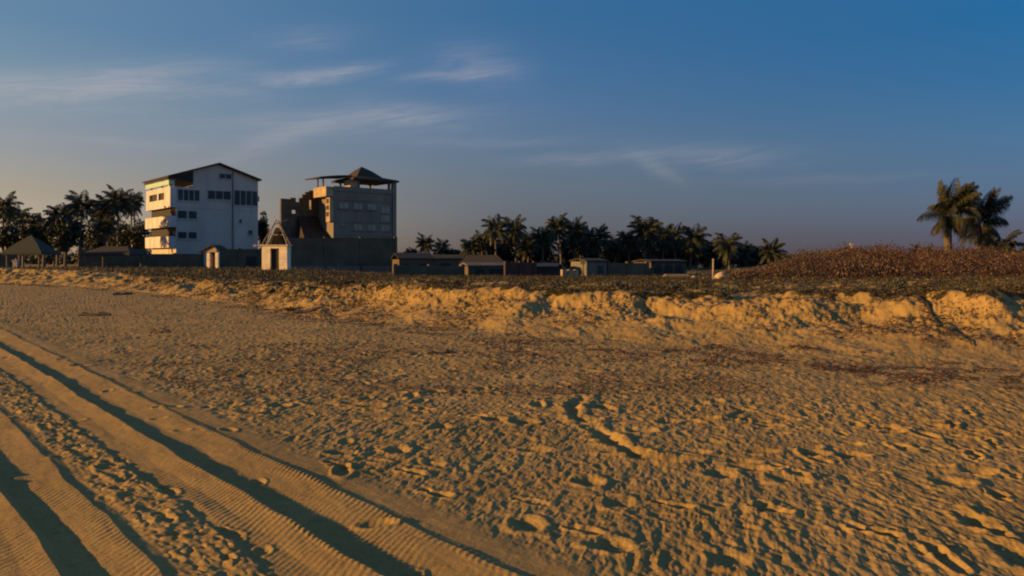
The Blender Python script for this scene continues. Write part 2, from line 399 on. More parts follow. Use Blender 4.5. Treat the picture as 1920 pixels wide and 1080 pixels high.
# the deep scuffs one can pick out in the photograph
DEEP = [(1080,765,.20,.10),(1100,792,.26,.10),(1140,825,.24,.10),(1185,850,.30,.09),(1010,765,.12,.16),(985,795,.22,.11),(925,790,.18,.12),
        (825,805,.17,.13),(745,845,.16,.12),(700,765,.24,.12),(815,742,.2,.1),(905,737,.2,.1),(1130,770,.24,.12),(1205,812,.22,.11),
        (1250,795,.16,.12),(1275,862,.3,.10),(1350,890,.2,.12),(1480,900,.26,.11),(1600,855,.24,.09),(1530,852,.18,.1),(1790,908,.22,.15),
        (1835,885,.2,.11),(1845,985,.12,.2),(1815,975,.12,.2),(1905,1045,.16,.2),(1770,1045,.08,.24),(1440,955,.14,.12),(1415,880,.22,.09),
        (1345,760,.16,.1),(1325,790,.18,.1),(1010,845,.2,.1),(1105,905,.16,.12),(1160,945,.14,.13),(990,985,.14,.14),(640,885,.1,.18),
        (1150,1025,.2,.1),(1370,1050,.18,.13),(150,690,.2,.1),(600,760,.25,.1),(520,765,.2,.1),(470,775,.2,.1),(430,762,.2,.1)]
for u_, v_, rx, ry in DEEP:
    y_ = EYE * F / (v_ - HOR); x_ = GX(u_, y_); an = -.15 if u_ > 1000 else .2
    sel = (np.abs(X - x_) < .9) & (np.abs(Y - y_) < .9)
    ddx = X[sel] - x_; ddy = Y[sel] - y_; c_, s_ = math.cos(an), math.sin(an)
    ex = (ddx * c_ + ddy * s_) / (rx * .62); ey = (-ddx * s_ + ddy * c_) / (ry * 1.0)
    r = np.sqrt(ex**2 + ey**2) * (1 + .25 * vnoise(ddx * 9 + u_, ddy * 9, 150))
    zdet[sel] += -.027 * np.clip(1 - r**2.5, 0, 1) + .012 * np.exp(-((r - 1.35) / .3)**2)
# trails of shoe prints, sole and heel
def trail(x0, y0, x1, y1, dep=.022, seed=0):
    ln = math.hypot(x1 - x0, y1 - y0); n = int(ln / .62); dxx, dyy = (x1 - x0) / ln, (y1 - y0) / ln; rr = random.Random(seed)
    for i in range(n):
        sd = .11 if i % 2 else -.11; px = x0 + dxx * .62 * i - dyy * sd + rr.uniform(-.05, .05); py = y0 + dyy * .62 * i + dxx * sd + rr.uniform(-.05, .05)
        sel = (np.abs(X - px) < .4) & (np.abs(Y - py) < .4); aa = (X[sel] - px) * dxx + (Y[sel] - py) * dyy; bb = -(X[sel] - px) * dyy + (Y[sel] - py) * dxx
        wv = .02 * vnoise(X[sel] * 14, Y[sel] * 14, 155)
        r1 = np.sqrt(((aa - .05) / .10)**2 + ((bb + wv) / .055)**2); r2 = np.sqrt(((aa + .10) / .05)**2 + ((bb + wv) / .042)**2); r = np.minimum(r1, r2)
        zdet[sel] += dep * (.7 + .6 * rr.random()) * (-np.clip(1 - r**3, 0, 1) + .40 * np.exp(-((r - 1.35) / .3)**2))
trail(-3.9, 9.2, -.3, 10.0, .028, 1); trail(-1.6, 9.0, 1.9, 8.2, .030, 2); trail(1.9, 8.4, 5.6, 7.3, .026, 3); trail(1.2, 5.7, 3.2, 4.5, .024, 4); trail(-1.4, 6.7, 1.2, 4.6, .018, 5)
trail(3.4, 5.2, 5.2, 9.8, .024, 6); trail(-4.6, 8.2, -1.4, 4.4, .014, 7); trail(.4, 9.6, 4.8, 12.5, .024, 8); trail(-6, 12.5, 0, 11.2, .020, 9)
zdet += pits(.8, .35, .016, .06, .10, 145, tmask * (1 - mess) * (Y > 3))
# curved scuff ditch right of the centre
DP_ = [(1092,752),(1072,768),(1080,788),(1112,806),(1150,832),(1200,858),(1262,866)]
dpts = [(GX(u_, EYE * F / (v_ - HOR)), EYE * F / (v_ - HOR)) for u_, v_ in DP_]
sel = (X > -.5) & (X < 2.6) & (Y > 6.0) & (Y < 10.5); xs_, ys_ = X[sel], Y[sel]; dmin = np.full(xs_.shape, 9.0)
for (xa, ya), (xb, yb_) in zip(dpts[:-1], dpts[1:]):
    lx, ly = xb - xa, yb_ - ya; tq = np.clip(((xs_ - xa) * lx + (ys_ - ya) * ly) / (lx * lx + ly * ly), 0, 1)
    dmin = np.minimum(dmin, np.hypot(xs_ - xa - tq * lx, (ys_ - ya - tq * ly) * .8))
dmin = dmin + .05 * fbm(xs_ * 8, ys_ * 6, 2, 152)
zdet[sel] += (.75 + .5 * vnoise(xs_ * 4, ys_ * 4, 153)) * (-.030 * np.exp(-(dmin / .065)**4) + .017 * np.exp(-((dmin - .13) / .05)**2))
# wheel line with a lip, right middle distance
yl = 7.05 - .02 * X; sel = np.exp(-((Y - 6.55 + .03 * X) / .05)**2) * sst(3.0, 3.6, X) * (1 - sst(6.0, 7.2, X))
zdet += -.02 * sel + .014 * np.exp(-((Y - 6.68 + .03 * X) / .05)**2) * sst(3.0, 3.6, X) * (1 - sst(6.0, 7.2, X))
# scarp: slumped, gullied sand
sc_m = sst(0.0, .12, tt) * (1 - sst(.9, 1.0, tt)) + .001
lowm = np.exp(-((tt + .0) / .25)**2) * (Y > 10)
gul = 1 - np.abs(fbm(X * 1.35 + .35 * Y, Y * .45, 3, 160)) * 2.0
lumpy = fbm(X * 2.6, Y * 2.6, 4, 161, .6)
zdet += sc_m * (.030 * (gul - .4) + .065 * lumpy * (.3 + .7 * sst(.1, .8, tt)))
zdet += sst(0, .05, tt) * (1 - sst(.9, 1.0, tt)) * (.35 + .65 * sst(.2, .8, tt)) * (.040 * fbm(X * 5.5, Y * 5, 4, 163, .7) + .026 * fbm(X * 13, Y * 11, 2, 167))
# low hummocks along the crest
zdet += sst(.55, 1.0, tt) * (1 - sst(22, 60, Y)) * (.12 * fbm(X * .8, Y * .8, 3, 164) + .07 * fbm(X * 2.2, Y * 2.0, 3, 166, .6))
zdet += sst(.9, 1.0, tt) * .03 * fbm(X * 3, Y * 3, 2, 165)
# slight waves across the upper beach
zdet += near * sst(8.5, 12, Y) * (.022 * fbm(X * .55, Y * 1.1, 2, 170) + .010 * fbm(X * 3.3, Y * 3.0, 3, 171, .6))
Z = z + zdet * (Y < 160)
Z[Y > 160] = .75
idx = np.arange(nR * nC).reshape(nR, nC)
faces = np.stack([idx[:-1, :-1], idx[:-1, 1:], idx[1:, 1:], idx[1:, :-1]], -1).reshape(-1, 4)
# wear and cover of the ground: grown over or bare
bare = np.exp(-((Y - 25.0 - .6 * vnoise(X * .4, Y * 0, 180)) / 1.1)**2) * sst(1425, 1480, U) * (1 - sst(1740, 1800, U))
bare2 = np.exp(-((Y - 55) / 3.0)**2) * (1 - sst(60, 160, U))
green = sst(.86, 1.10, tt + .20 * fbm(X * .9, Y * .9, 3, 181) + .12 * fbm(X * 4, Y * 4, 2, 182)) * (1 - .9 * bare)
lg = sst(150, 300, U) * (1 - sst(600, 760, U)) * sst(.05, .5, tt + .8 * fbm(X * .8, Y * .5, 3, 183)) * .5
green = np.clip(np.maximum(green, lg), 0, 1) * (tt > 0)
green *= 1 - .9 * (1 - sst(120, 220, U)) * (1 - sst(1.0, 1.01, tt)) - 0
brown = sst(1280, 1420, U) * sst(.98, 1.0, tt)

m_sand = bpy.data.materials.new('beach_sand'); m_sand.use_nodes = True
t_ = m_sand.node_tree; n_ = t_.nodes; l_ = t_.links; b_ = n_['Principled BSDF']
b_.inputs['Roughness'].default_value = .95; b_.inputs['Specular IOR Level'].default_value = .15
g_ = n_.new('ShaderNodeNewGeometry')
def nz_(scale, detail=4, rough_=.6):
    q = n_.new('ShaderNodeTexNoise'); l_.new(g_.outputs['Position'], q.inputs['Vector'])
    q.inputs['Scale'].default_value = scale; q.inputs['Detail'].default_value = detail; q.inputs['Roughness'].default_value = rough_
    return q.outputs[0]
def ramp_(f, p0, c0, p1, c1):
    q = n_.new('ShaderNodeValToRGB'); l_.new(f, q.inputs[0])
    q.color_ramp.elements[0].position = p0; q.color_ramp.elements[0].color = c0 + (1,)
    q.color_ramp.elements[1].position = p1; q.color_ramp.elements[1].color = c1 + (1,)
    return q.outputs[0]
def mix_(f, a, b, bl='MIX'):
    q = n_.new('ShaderNodeMix'); q.data_type = 'RGBA'; q.blend_type = bl
    if isinstance(f, float): q.inputs[0].default_value = f
    else: l_.new(f, q.inputs[0])
    l_.new(a, q.inputs[6]); l_.new(b, q.inputs[7]); return q.outputs[2]
sand_c = ramp_(nz_(.7), .35, (.255,.175,.060), .68, (.325,.225,.083))
grain = ramp_(nz_(55, 3), .3, (.72,.70,.68), .7, (1.0,1.0,1.0))
speck = ramp_(nz_(9, 6, .75), .36, (.78,.74,.70), .47, (1.0,1.0,1.0))
sand_c = mix_(1.0, mix_(1.0, sand_c, grain, 'MULTIPLY'), speck, 'MULTIPLY')
at = n_.new('ShaderNodeAttribute'); at.attribute_name = 'growth'
at2 = n_.new('ShaderNodeAttribute'); at2.attribute_name = 'dry_growth'
soil = ramp_(nz_(.45, 6, .7), .35, (.022,.019,.004), .7, (.050,.037,.008))
soil2 = ramp_(nz_(.6, 6, .7), .35, (.035,.022,.008), .7, (.080,.048,.018))
sc2 = mix_(at2.outputs['Fac'], soil, soil2)
gm_ = n_.new('ShaderNodeMath'); gm_.operation = 'ADD'; l_.new(at.outputs['Fac'], gm_.inputs[0])
gn_ = n_.new('ShaderNodeMath'); gn_.operation = 'MULTIPLY_ADD'; l_.new(nz_(5, 5, .75), gn_.inputs[0]); gn_.inputs[1].default_value = 1.6; gn_.inputs[2].default_value = -.8
l_.new(gn_.outputs[0], gm_.inputs[1])
gr_ = ramp_(gm_.outputs[0], .42, (0,0,0), .58, (1,1,1))
l_.new(mix_(gr_, sand_c, sc2), b_.inputs['Base Color'])
bp_ = n_.new('ShaderNodeBump'); bp_.inputs['Distance'].default_value = .006; bp_.inputs['Strength'].default_value = .8
l_.new(nz_(38, 4, .7), bp_.inputs['Height']); l_.new(bp_.outputs[0], b_.inputs['Normal'])
ground = mesh_np('beach_ground', np.stack([X, Y, Z], -1).reshape(-1, 3), faces, m_sand, smooth=True)
tag(ground, 'wind-raked orange beach sand with tyre tracks rising in a low scarp to grown-over ground', kind='structure')
a_ = ground.data.attributes.new('growth', 'FLOAT', 'POINT'); a_.data.foreach_set('value', green.astype(np.float32).ravel())
a_ = ground.data.attributes.new('dry_growth', 'FLOAT', 'POINT'); a_.data.foreach_set('value', brown.astype(np.float32).ravel())
ZG = Z; 
def gz(x, y):
    """height of the finished sheet (arrays)"""
    x = np.asarray(x, float); y = np.asarray(y, float)
    u = 960 + F * x / y
    ci = np.clip(np.searchsorted(cols, u), 1, nC - 1)
    out = np.empty(len(x))
    for i, (c_, yy) in enumerate(zip(ci, y)):
        out[i] = np.interp(yy, GY[:, c_], ZG[:, c_])
    return out
def g1(x, y): return float(gz([x], [y])[0])
# land behind the viewer, so that the ground does not end at the feet
mb = MB(); mb.box(-400, 400, -400, 1.5, -.6, -.06)
tag(mb.build('lower_beach', m_sand), 'plain lower beach sand behind the viewpoint', kind='structure')

# ------------------------------------------------------------------ scattered growth (nobody could count it)
def blades(name, xs, ys, zs, h, w, lean, mat, label, seed=1, n=5, category=None):
    """tufts of n pointed blades"""
    r_ = np.random.default_rng(seed); k0 = len(xs)
    xs = np.repeat(xs, n); ys = np.repeat(ys, n); zs = np.repeat(zs, n); h = np.repeat(h, n)
    a = r_.uniform(0, 2*np.pi, len(xs)); hh = h * r_.uniform(.5, 1.15, len(xs)); le = lean * r_.uniform(.2, 1, len(xs))
    bx = xs + r_.normal(0, .5, len(xs)) * h * .5; by = ys + r_.normal(0, .5, len(xs)) * h * .5
    wx = np.cos(a + 1.57) * w / 2 * h; wy = np.sin(a + 1.57) * w / 2 * h
    tx = bx + np.cos(a) * hh * le; ty = by + np.sin(a) * hh * le
    v = np.stack([np.stack([bx - wx, by - wy, zs - .03], -1), np.stack([bx + wx, by + wy, zs - .03], -1), np.stack([tx, ty, zs + hh], -1)], 1).reshape(-1, 3)
    f = np.arange(len(v)).reshape(-1, 3)
    o = mesh_np(name, v, f, mat); tag(o, label, category, kind='stuff'); return o
def cards(xs, ys, zs, size, seed, flat_=.6, pointed=True):
    r_ = np.random.default_rng(seed); n = len(xs)
    d1 = r_.normal(size=(n, 3)); d1[:, 2] *= flat_; d1 /= np.linalg.norm(d1, axis=1)[:, None]
    d2 = r_.normal(size=(n, 3)); d2 -= d1 * (d1 * d2).sum(1)[:, None]; d2 /= np.linalg.norm(d2, axis=1)[:, None]
    c = np.stack([xs, ys, zs], -1); s = (size * r_.uniform(.6, 1.3, n))[:, None]
    v = np.stack([c - d1 * s, c + d2 * s * .45, c + d1 * s, c - d2 * s * .45], 1).reshape(-1, 3)
    return v, np.arange(len(v)).reshape(-1, 4)
def sample(n, u0, u1, y0, y1, seed):
    r_ = np.random.default_rng(seed)
    u = r_.uniform(u0, u1, n); inv = r_.uniform(1 / y1, 1 / y0, n); y = 1 / inv
    return u, (u - 960) / F * y, y
# short grass on the flat behind the crest
u_, x_, y_ = sample(90000, -150, 2100, 13, 100, 3)
_, t0 = land(x_, y_)
dn = .5 + .5 * fbm(x_ * .5, y_ * .5, 3, 181)
keep = (t0 > .9) & (rng.uniform(size=len(x_)) < dn * np.interp(u_, [0, 1350, 1450, 1920], [1, .9, .45, .45]) * (.7 + .3 * sst(20, 34, y_))) & ~((y_ > 23.6) & (y_ < 26.6) & (u_ > 1430) & (u_ < 1780))
x_, y_ = x_[keep], y_[keep]; z_ = gz(x_, y_)
blades('grass', x_, y_, z_, np.clip(.04 + .0035 * y_, .08, .28), .16, .9, m_grass, 'short olive grass covering the flat ground behind the sand scarp', 4, n=4)
# creeping vines and weeds over the gentler left slope and crest
u_, x_, y_ = sample(150000, 100, 2050, 11.5, 62, 5)
_, t0 = land(x_, y_)
pat = fbm(x_ * .8, y_ * .5, 3, 183); pat2 = fbm(x_ * 1.6, y_ * 1.6, 2, 184)
wl = sst(140, 260, u_) * (1 - sst(640, 780, u_))
keep = ((t0 > .02) & (t0 <= 1) & (wl * (pat + pat2 * .8 + t0 * .6) > .46)) | ((t0 + .20 * fbm(x_ * .9, y_ * .9, 3, 181) + .12 * fbm(x_ * 4, y_ * 4, 2, 182) > .97) & (t0 > .3) & (u_ > 600) & (y_ < 30))
x_, y_ = x_[keep], y_[keep]; z_ = gz(x_, y_)
v, f = cards(x_, y_, z_ + rng.uniform(.0, .08, len(x_)), .016 + .0010 * y_, 6, .35)
tag(mesh_np('creeping_vines', v, f, m_vine), 'straggling green and brown vines creeping over the sand slope', kind='stuff')
# dry reddish brush over the dune on the right
u_, x_, y_ = sample(210000, 1345, 2250, 29, 62, 8)
pat = fbm(x_ * .7, y_ * .5, 3, 190); dens = sst(-.35, .15, pat + .25)
keep = (rng.uniform(size=len(x_)) < dens) & (rng.uniform(size=len(x_)) < sst(29, 33, y_)) & (u_ > 1350 + (y_ - 30) * 1.5)
x_, y_, pt = x_[keep], y_[keep], pat[keep]; z_ = gz(x_, y_)
u_ = 960 + F * x_ / y_
hg = rng.uniform(0, 1, len(x_)) ** 1.3 * (.12 + .5 * np.clip(pt + .4, 0, 1) + .25 * (fbm(x_ * 1.6, y_ * 1.6, 2, 192) > .25)) * np.interp(u_, [1345, 1500], [.35, 1])
v, f = cards(x_, y_, z_ + hg, .05, 9, 1.9)
mi = (fbm(x_ * .45 + 9, y_ * .35, 2, 191) > .18).astype(int)
tag(mesh_np('dry_brush', v, f, m_brush, mats=[m_brush, m_brush_dark], midx=mi), 'dry reddish brown brush covering the long dune on the right', kind='stuff')
# line of washed-up seaweed and small bits across the beach
WR_U = [560, 740, 960, 1150, 1350, 1500, 1620, 1750, 1920]; WR_V = [648, 655, 664, 668, 676, 690, 697, 706, 722]
r_ = np.random.default_rng(12); n0 = 12000
uu = r_.uniform(560, 1960, n0); vv = np.interp(uu, WR_U, WR_V) + r_.normal(0, 5, n0) + 9 * vnoise(uu / 60, uu * 0, 200)
yy = EYE * F / (vv - HOR) * .93; xx = (uu - 960) / F * yy
dd = np.interp(uu, [560, 740, 780, 900, 960, 1240, 1320, 1420, 1500, 1620, 1700, 1850, 1960], [.1, .4, .5, .35, .35, .35, .5, .45, .6, .55, .35, .3, .35])
keep = (r_.uniform(size=n0) < dd) & (vnoise(xx * 2.2, yy * 2.8, 201) + .6 * vnoise(xx * 6, yy * 6, 202) > np.interp(uu, [560, 1300, 1400, 1650, 1960], [.15, .1, -.15, -.15, .1]))
xx, yy = xx[keep], yy[keep]; zz = gz(xx, yy)
v, f = cards(xx, yy, zz + .008, .022, 13, .2)
tag(mesh_np('seaweed_line', v, f, m_weed), 'thin dark red-brown line of washed-up seaweed on the sand', kind='stuff')
n0 = 60000
uu = r_.uniform(-40, 1960, n0); vv = 532 + 198 * r_.uniform(0, 1, n0) ** 1.5
yy = EYE * F / (vv - HOR) * .93; yy = np.where(vv < 640, np.interp(np.clip(uu, -400, 2600), US, YB) + np.interp(np.clip(uu, -400, 2600), US, WD) * r_.uniform(-.4, 1.05, n0), yy); xx = (uu - 960) / F * yy; _, t0 = land(xx, yy)
keep = (t0 < .99) & (vnoise(xx * .8, yy * .8, 203) + .8 * vnoise(xx * 3, yy * 3, 204) > .12) & (xx + .82 * yy > 4.3)
xx, yy = xx[keep], yy[keep]; zz = gz(xx, yy)
v, f = cards(xx, yy, zz + .01, .008 + .0010 * yy, 14, .3)
tag(mesh_np('beach_litter', v, f, m_weed), 'tiny dark scraps of husk and twig scattered over the upper beach', kind='stuff')

# ------------------------------------------------------------------ plants
def leafy(cx_, cy_, cz_, rx, ry, rz, n, size, seed, clumps=9):
    r_ = np.random.default_rng(seed)
    d = r_.normal(size=(clumps, 3)); d /= np.linalg.norm(d, axis=1)[:, None]
    cc = d * r_.uniform(.25, .72, clumps)[:, None] * [rx, ry, rz]; cr = r_.uniform(.28, .5, clumps)
    k_ = r_.integers(0, clumps, n); p = r_.normal(size=(n, 3)); p /= np.linalg.norm(p, axis=1)[:, None]
    p = cc[k_] + p * (r_.uniform(.35, 1.08, n) ** .6 * cr[k_])[:, None] * [rx, ry, rz]
    return cards(cx_ + p[:, 0], cy_ + p[:, 1], cz_ + p[:, 2], size, seed + 1, 1.0)
def bush(u, Yd, hpx, wpx, mat, label, group=None, seed=0, n=350, name='low_bush', cat='bush'):
    x = GX(u, Yd); zb = g1(x, Yd); h = hpx * Yd / F; w = wpx * Yd / F
    e = empty(name, (x, Yd, zb), 0, label, cat, group)
    v, f = leafy(0, 0, h * .5, w / 2, w / 2.4, h * .55, n, max(.03, h * .09), seed)
    mesh_np('foliage', v, f, mat, e)
    mb = MB()
    for a in range(4):
        an = a * 1.7 + seed; mb.tube([(0, 0, -.08), (math.cos(an) * w * .12, math.sin(an) * w * .12, h * .3), (math.cos(an) * w * .25, math.sin(an) * w * .22, h * .7)], [.02, .015, .006], 5)
    mb.build('stem', m_bark, e)
    return e
def tree(u, Yd, vtop, wpx, label, seed, group=None, n=2600, mat=None, name='leafy_tree', size=.28, low=.25):
    x = GX(u, Yd); zb = g1(x, Yd); ht = GZ(vtop, Yd) - zb; w = wpx * Yd / F
    e = empty(name, (x, Yd, zb), 0, label, 'tree', group)
    v, f = leafy(0, 0, ht * (low + 1) / 2, w / 2, w / 2, ht * (1 - low) / 2 * 1.1, n, size, seed, 16)
    mesh_np('crown', v, f, mat or m_leaf, e)
    mb = MB(); rr = random.Random(seed); tr = .035 * ht
    mb.tube([(0, 0, -.2), (.05, 0, ht * .2), (.1, .05, ht * .42)], [tr, tr * .8, tr * .6], 8)
    for a in range(6):
        an = a * 1.05 + rr.random(); q = w * .3
        mb.tube([(.05, 0, ht * (.2 + .03 * a)), (math.cos(an) * q * .5, math.sin(an) * q * .5, ht * .5), (math.cos(an) * q, math.sin(an) * q, ht * (.66 + .2 * rr.random()))], [tr * .5, tr * .3, tr * .1], 6)
    mb.build('trunk', m_bark, e)
    return e
def frond(o, azm, el0, Ln, droop, nl, lw, ll, sweep=(0, 0, 0), vs=None, fs=None, seed=0, curl=1.0):
    """one pinnate leaf: a tapering rib with leaflets hanging either side; appended to vs, fs (quads)"""
    rr = random.Random(seed); p = Vector(o); steps = 10; pts = [p.copy()]; el = el0; dirs = []
    for i in range(steps):
        d = Vector((math.cos(azm) * math.cos(el), math.sin(azm) * math.cos(el), math.sin(el))) + Vector(sweep) * (i / steps)
        d.normalize(); dirs.append(d); p = p + d * Ln / steps; pts.append(p.copy()); el -= droop / steps * (.6 + .8 * i / steps)
    dirs.append(dirs[-1])
    up = Vector((0, 0, 1))
    def quad(a, b, c, d): k_ = len(vs); vs.extend([a, b, c, d]); fs.append((k_, k_+1, k_+2, k_+3))
    for i in range(steps):
        s0 = .022 * Ln * (1 - i / steps) * .5 + .006; sd = dirs[i].cross(up)
        if sd.length < .05: sd = Vector((1, 0, 0))
        sd.normalize(); s1 = .022 * Ln * (1 - (i + 1) / steps) * .5 + .005
        quad(pts[i] - sd * s0, pts[i] + sd * s0, pts[i+1] + sd * s1, pts[i+1] - sd * s1)
        nn = sd.cross(dirs[i]).normalized()
        quad(pts[i] - nn * s0, pts[i] + nn * s0, pts[i+1] + nn * s1, pts[i+1] - nn * s1)
    for k_ in range(nl):
        t = .14 + .86 * (k_ + .5) / nl; q = t * steps; i = min(int(q), steps - 1); b = pts[i].lerp(pts[i+1], q - i); d = dirs[i]
        sd = d.cross(up)
        if sd.length < .05: sd = Vector((1, 0, 0))
        sd.normalize(); l_ = ll * (math.sin(math.pi * min(1, t * .82 + .16)) ** .6) * rr.uniform(.8, 1.15)
        for s in (-1, 1):
            dr = (sd * s * .8 + d * .65 + up * (-.35 * curl - .25 * rr.random())).normalized()
            tip = b + dr * l_ + up * (-.22 * l_ * curl); w_ = d * lw * .5
            mid = b + dr * l_ * .55
            quad(b - w_ * .6, mid - w_, tip, mid + w_)
def palm_mesh(seed, nf=26, Ln=3.1, nl=17, lw=.19, ll=.95, wind=(.25, .1, 0)):
    rr = random.Random(seed); vs = []; fs = []
    for i in range(nf):
        q = i / nf; a = i * 2.4 + rr.uniform(-.2, .2)
        el = R(82) - q * R(122) + rr.uniform(-.12, .12)
        frond((0, 0, 0), a, el, Ln * rr.uniform(.85, 1.1) * (1 - .15 * q), R(85) - q * R(25) + rr.uniform(-.2, .25), nl, lw, ll, wind, vs, fs, seed * 100 + i)
    v = np.array([tuple(p) for p in vs]); f = np.array(fs)
    me_o = mesh_np('crown', v, f, m_palm); me = me_o.data; bpy.data.objects.remove(me_o); return me
def trunk_mesh(seed, lean):
    rr = random.Random(seed); mb = MB(); n = 12; pts = []; rads = []
    for i in range(n + 1):
        t = i / n; pts.append((lean * (t ** 1.7), .3 * lean * math.sin(t * 2), t)); rads.append(1)
    # unit-height mesh; ring scars as slight swellings
    V = []; Fc = []; m_ = 8
    K = 30
    for i in range(K + 1):
        t = i / K; c0 = (lean * t ** 1.7, .3 * lean * math.sin(t * 2)); rad = (.030 * (1 - .45 * t) + .012 * math.exp(-t * 14)) * (1 + (.10 if i % 2 else 0))
        for j in range(m_): V.append((c0[0] + rad * math.cos(j / m_ * 6.2832), c0[1] + rad * math.sin(j / m_ * 6.2832), t))
    for i in range(K):
        for j in range(m_): Fc.append((i*m_+j, i*m_+(j+1) % m_, (i+1)*m_+(j+1) % m_, (i+1)*m_+j))
    o = mesh_np('trunk', np.array(V), np.array(Fc), m_bark); me = o.data; bpy.data.objects.remove(o); return me
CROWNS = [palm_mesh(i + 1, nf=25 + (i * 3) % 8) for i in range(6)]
LEANS = [0, .08, -.1, .05, -.04, .12]
TRUNKS = [trunk_mesh(i + 1, LEANS[i]) for i in range(6)]
def palm(u, vtop, Yd, label, group, k, cs=1.0):
    """crown top at pixel row vtop when standing at distance Yd"""
    x = GX(u, Yd); zb = g1(x, Yd); top = GZ(vtop, Yd) - zb; th = top - 2.2 * cs
    cs *= .86; th = top - 2.2 * cs
    e = empty('palm_tree', (x, Yd, zb), rnd.uniform(0, 6.28), label, 'palm tree', group)
    t = bpy.data.objects.new('trunk', TRUNKS[k % 6]); C.objects.link(t); t.parent = e; t.scale = (6.0, 6.0, th + .1); t.location = (0, 0, -.1)
    c = bpy.data.objects.new('crown', CROWNS[(k * 5 + 1) % 6]); C.objects.link(c); c.parent = e
    ln = LEANS[k % 6] * 6.0; c.location = (ln, .3 * ln * math.sin(2), th); c.scale = (cs * rnd.uniform(.82, 1.05), cs * rnd.uniform(.82, 1.05), cs * rnd.uniform(.95, 1.2)); c.rotation_euler = (rnd.uniform(-.15, .15), rnd.uniform(-.15, .15), rnd.uniform(0, 6.28))
    return e
gl = 'coconut palms left of the white building'
for i, (u, v, Yd, cs, lb) in enumerate([
    (6, 362, 104, 1.05, 'tall palm cut by the left edge of the photo'),
    (38, 385, 108, .95, 'palm just right of the palm at the left edge, a little shorter'),
    (108, 384, 112, 1.0, 'rounded palm rising behind the dark leafy tree, left of the spiky-crowned palm'),
    (149, 358, 108, 1.15, 'palm with a spread spiky crown clear against the sky, left of the white building'),
    (182, 380, 140, .9, 'lower palm between the spiky-crowned palm and the tall ones by the white building'),
    (204, 366, 112, 1.0, 'palm left of the tallest palm beside the white building'),
    (221, 351, 110, 1.1, 'tallest palm of the clump beside the white building'),
    (244, 366, 138, 1.0, 'palm between the tallest palm and the one touching the white building'),
    (256, 359, 141, .9, 'palm whose crown almost touches the white building on its left side'),
    (196, 402, 100, .85, 'short palm with low fronds in front of the clump beside the white building')]):
    palm(u, v, Yd, lb, gl, i, cs)
gm = 'coconut palms behind the low buildings'
for i, (u, v, Yd, cs, lb) in enumerate([
    (800, 440, 150, 1.0, 'small far palm, first one right of the grey building'),
    (826, 449, 150, .85, 'small low palm just right of the first palm past the grey building'),
    (884, 444, 118, .85, 'low palm at the left foot of the tall palm clump'),
    (904, 433, 122, .95, 'palm on the left shoulder of the tall palm clump'),
    (931, 404, 118, 1.1, 'tall palm with a full crown, left one of the first high pair'),
    (969, 407, 122, 1.1, 'tall palm with a drooping crown, right one of the first high pair'),
    (990, 432, 128, .9, 'shorter palm tucked right of the first high pair'),
    (1018, 422, 116, 1.0, 'middle-height palm between the first high pair and the next high palm'),
    (1052, 403, 120, 1.0, 'narrow tall palm standing highest above the grey block shed'),
    (1077, 410, 118, 1.05, 'broad palm right beside the narrow tall palm over the grey block shed'),
    (1102, 425, 126, .9, 'lower palm right of the broad palm over the grey block shed'),
    (1126, 424, 116, 1.0, 'lone-looking palm with a gap of sky on both sides of its crown top'),
    (1152, 443, 124, .85, 'low palm in the dip left of the tallest middle palm'),
    (1180, 428, 120, .95, 'palm against the left side of the tallest middle palm'),
    (1207, 406, 116, 1.15, 'tallest palm in the middle of the photo with a rounded top'),
    (1243, 421, 120, 1.0, 'palm first right of the tallest middle palm'),
    (1266, 422, 124, 1.0, 'palm in the middle of the three level-topped palms'),
    (1293, 422, 116, 1.1, 'palm at the right end of the three level-topped palms'),
    (1331, 457, 126, .8, 'low palm in the gap before the spread palm near the dune'),
    (1368, 434, 112, 1.1, 'palm with a wide open crown, last full palm before the dune'),
    (1400, 464, 130, .75, 'stubby low palm right of the wide open palm near the dune'),
    (1447, 450, 110, .85, 'small single palm peeping over the left end of the brush dune')]):
    palm(u, v, Yd, lb, gm, i + 3, cs)

ORD = 'first second third fourth fifth sixth seventh eighth ninth tenth eleventh twelfth thirteenth fourteenth fifteenth sixteenth seventeenth eighteenth'.split()
for i, (u, v, Yd) in enumerate([(896, 452, 128), (918, 440, 132), (950, 436, 130), (980, 446, 126), (1004, 440, 134), (1034, 436, 130), (1064, 438, 132), (1090, 440, 124), (1112, 446, 134),
        (1140, 450, 128), (1166, 447, 132), (1192, 440, 130), (1222, 436, 128), (1250, 442, 132), (1280, 444, 130), (1305, 448, 128), (1350, 460, 132), (1385, 456, 128)]):
    palm(u, v, Yd, ORD[i] + ' from left of the low palms in dark foliage under tall palms', 'low palms in the dark foliage mass', i + 2, .9)
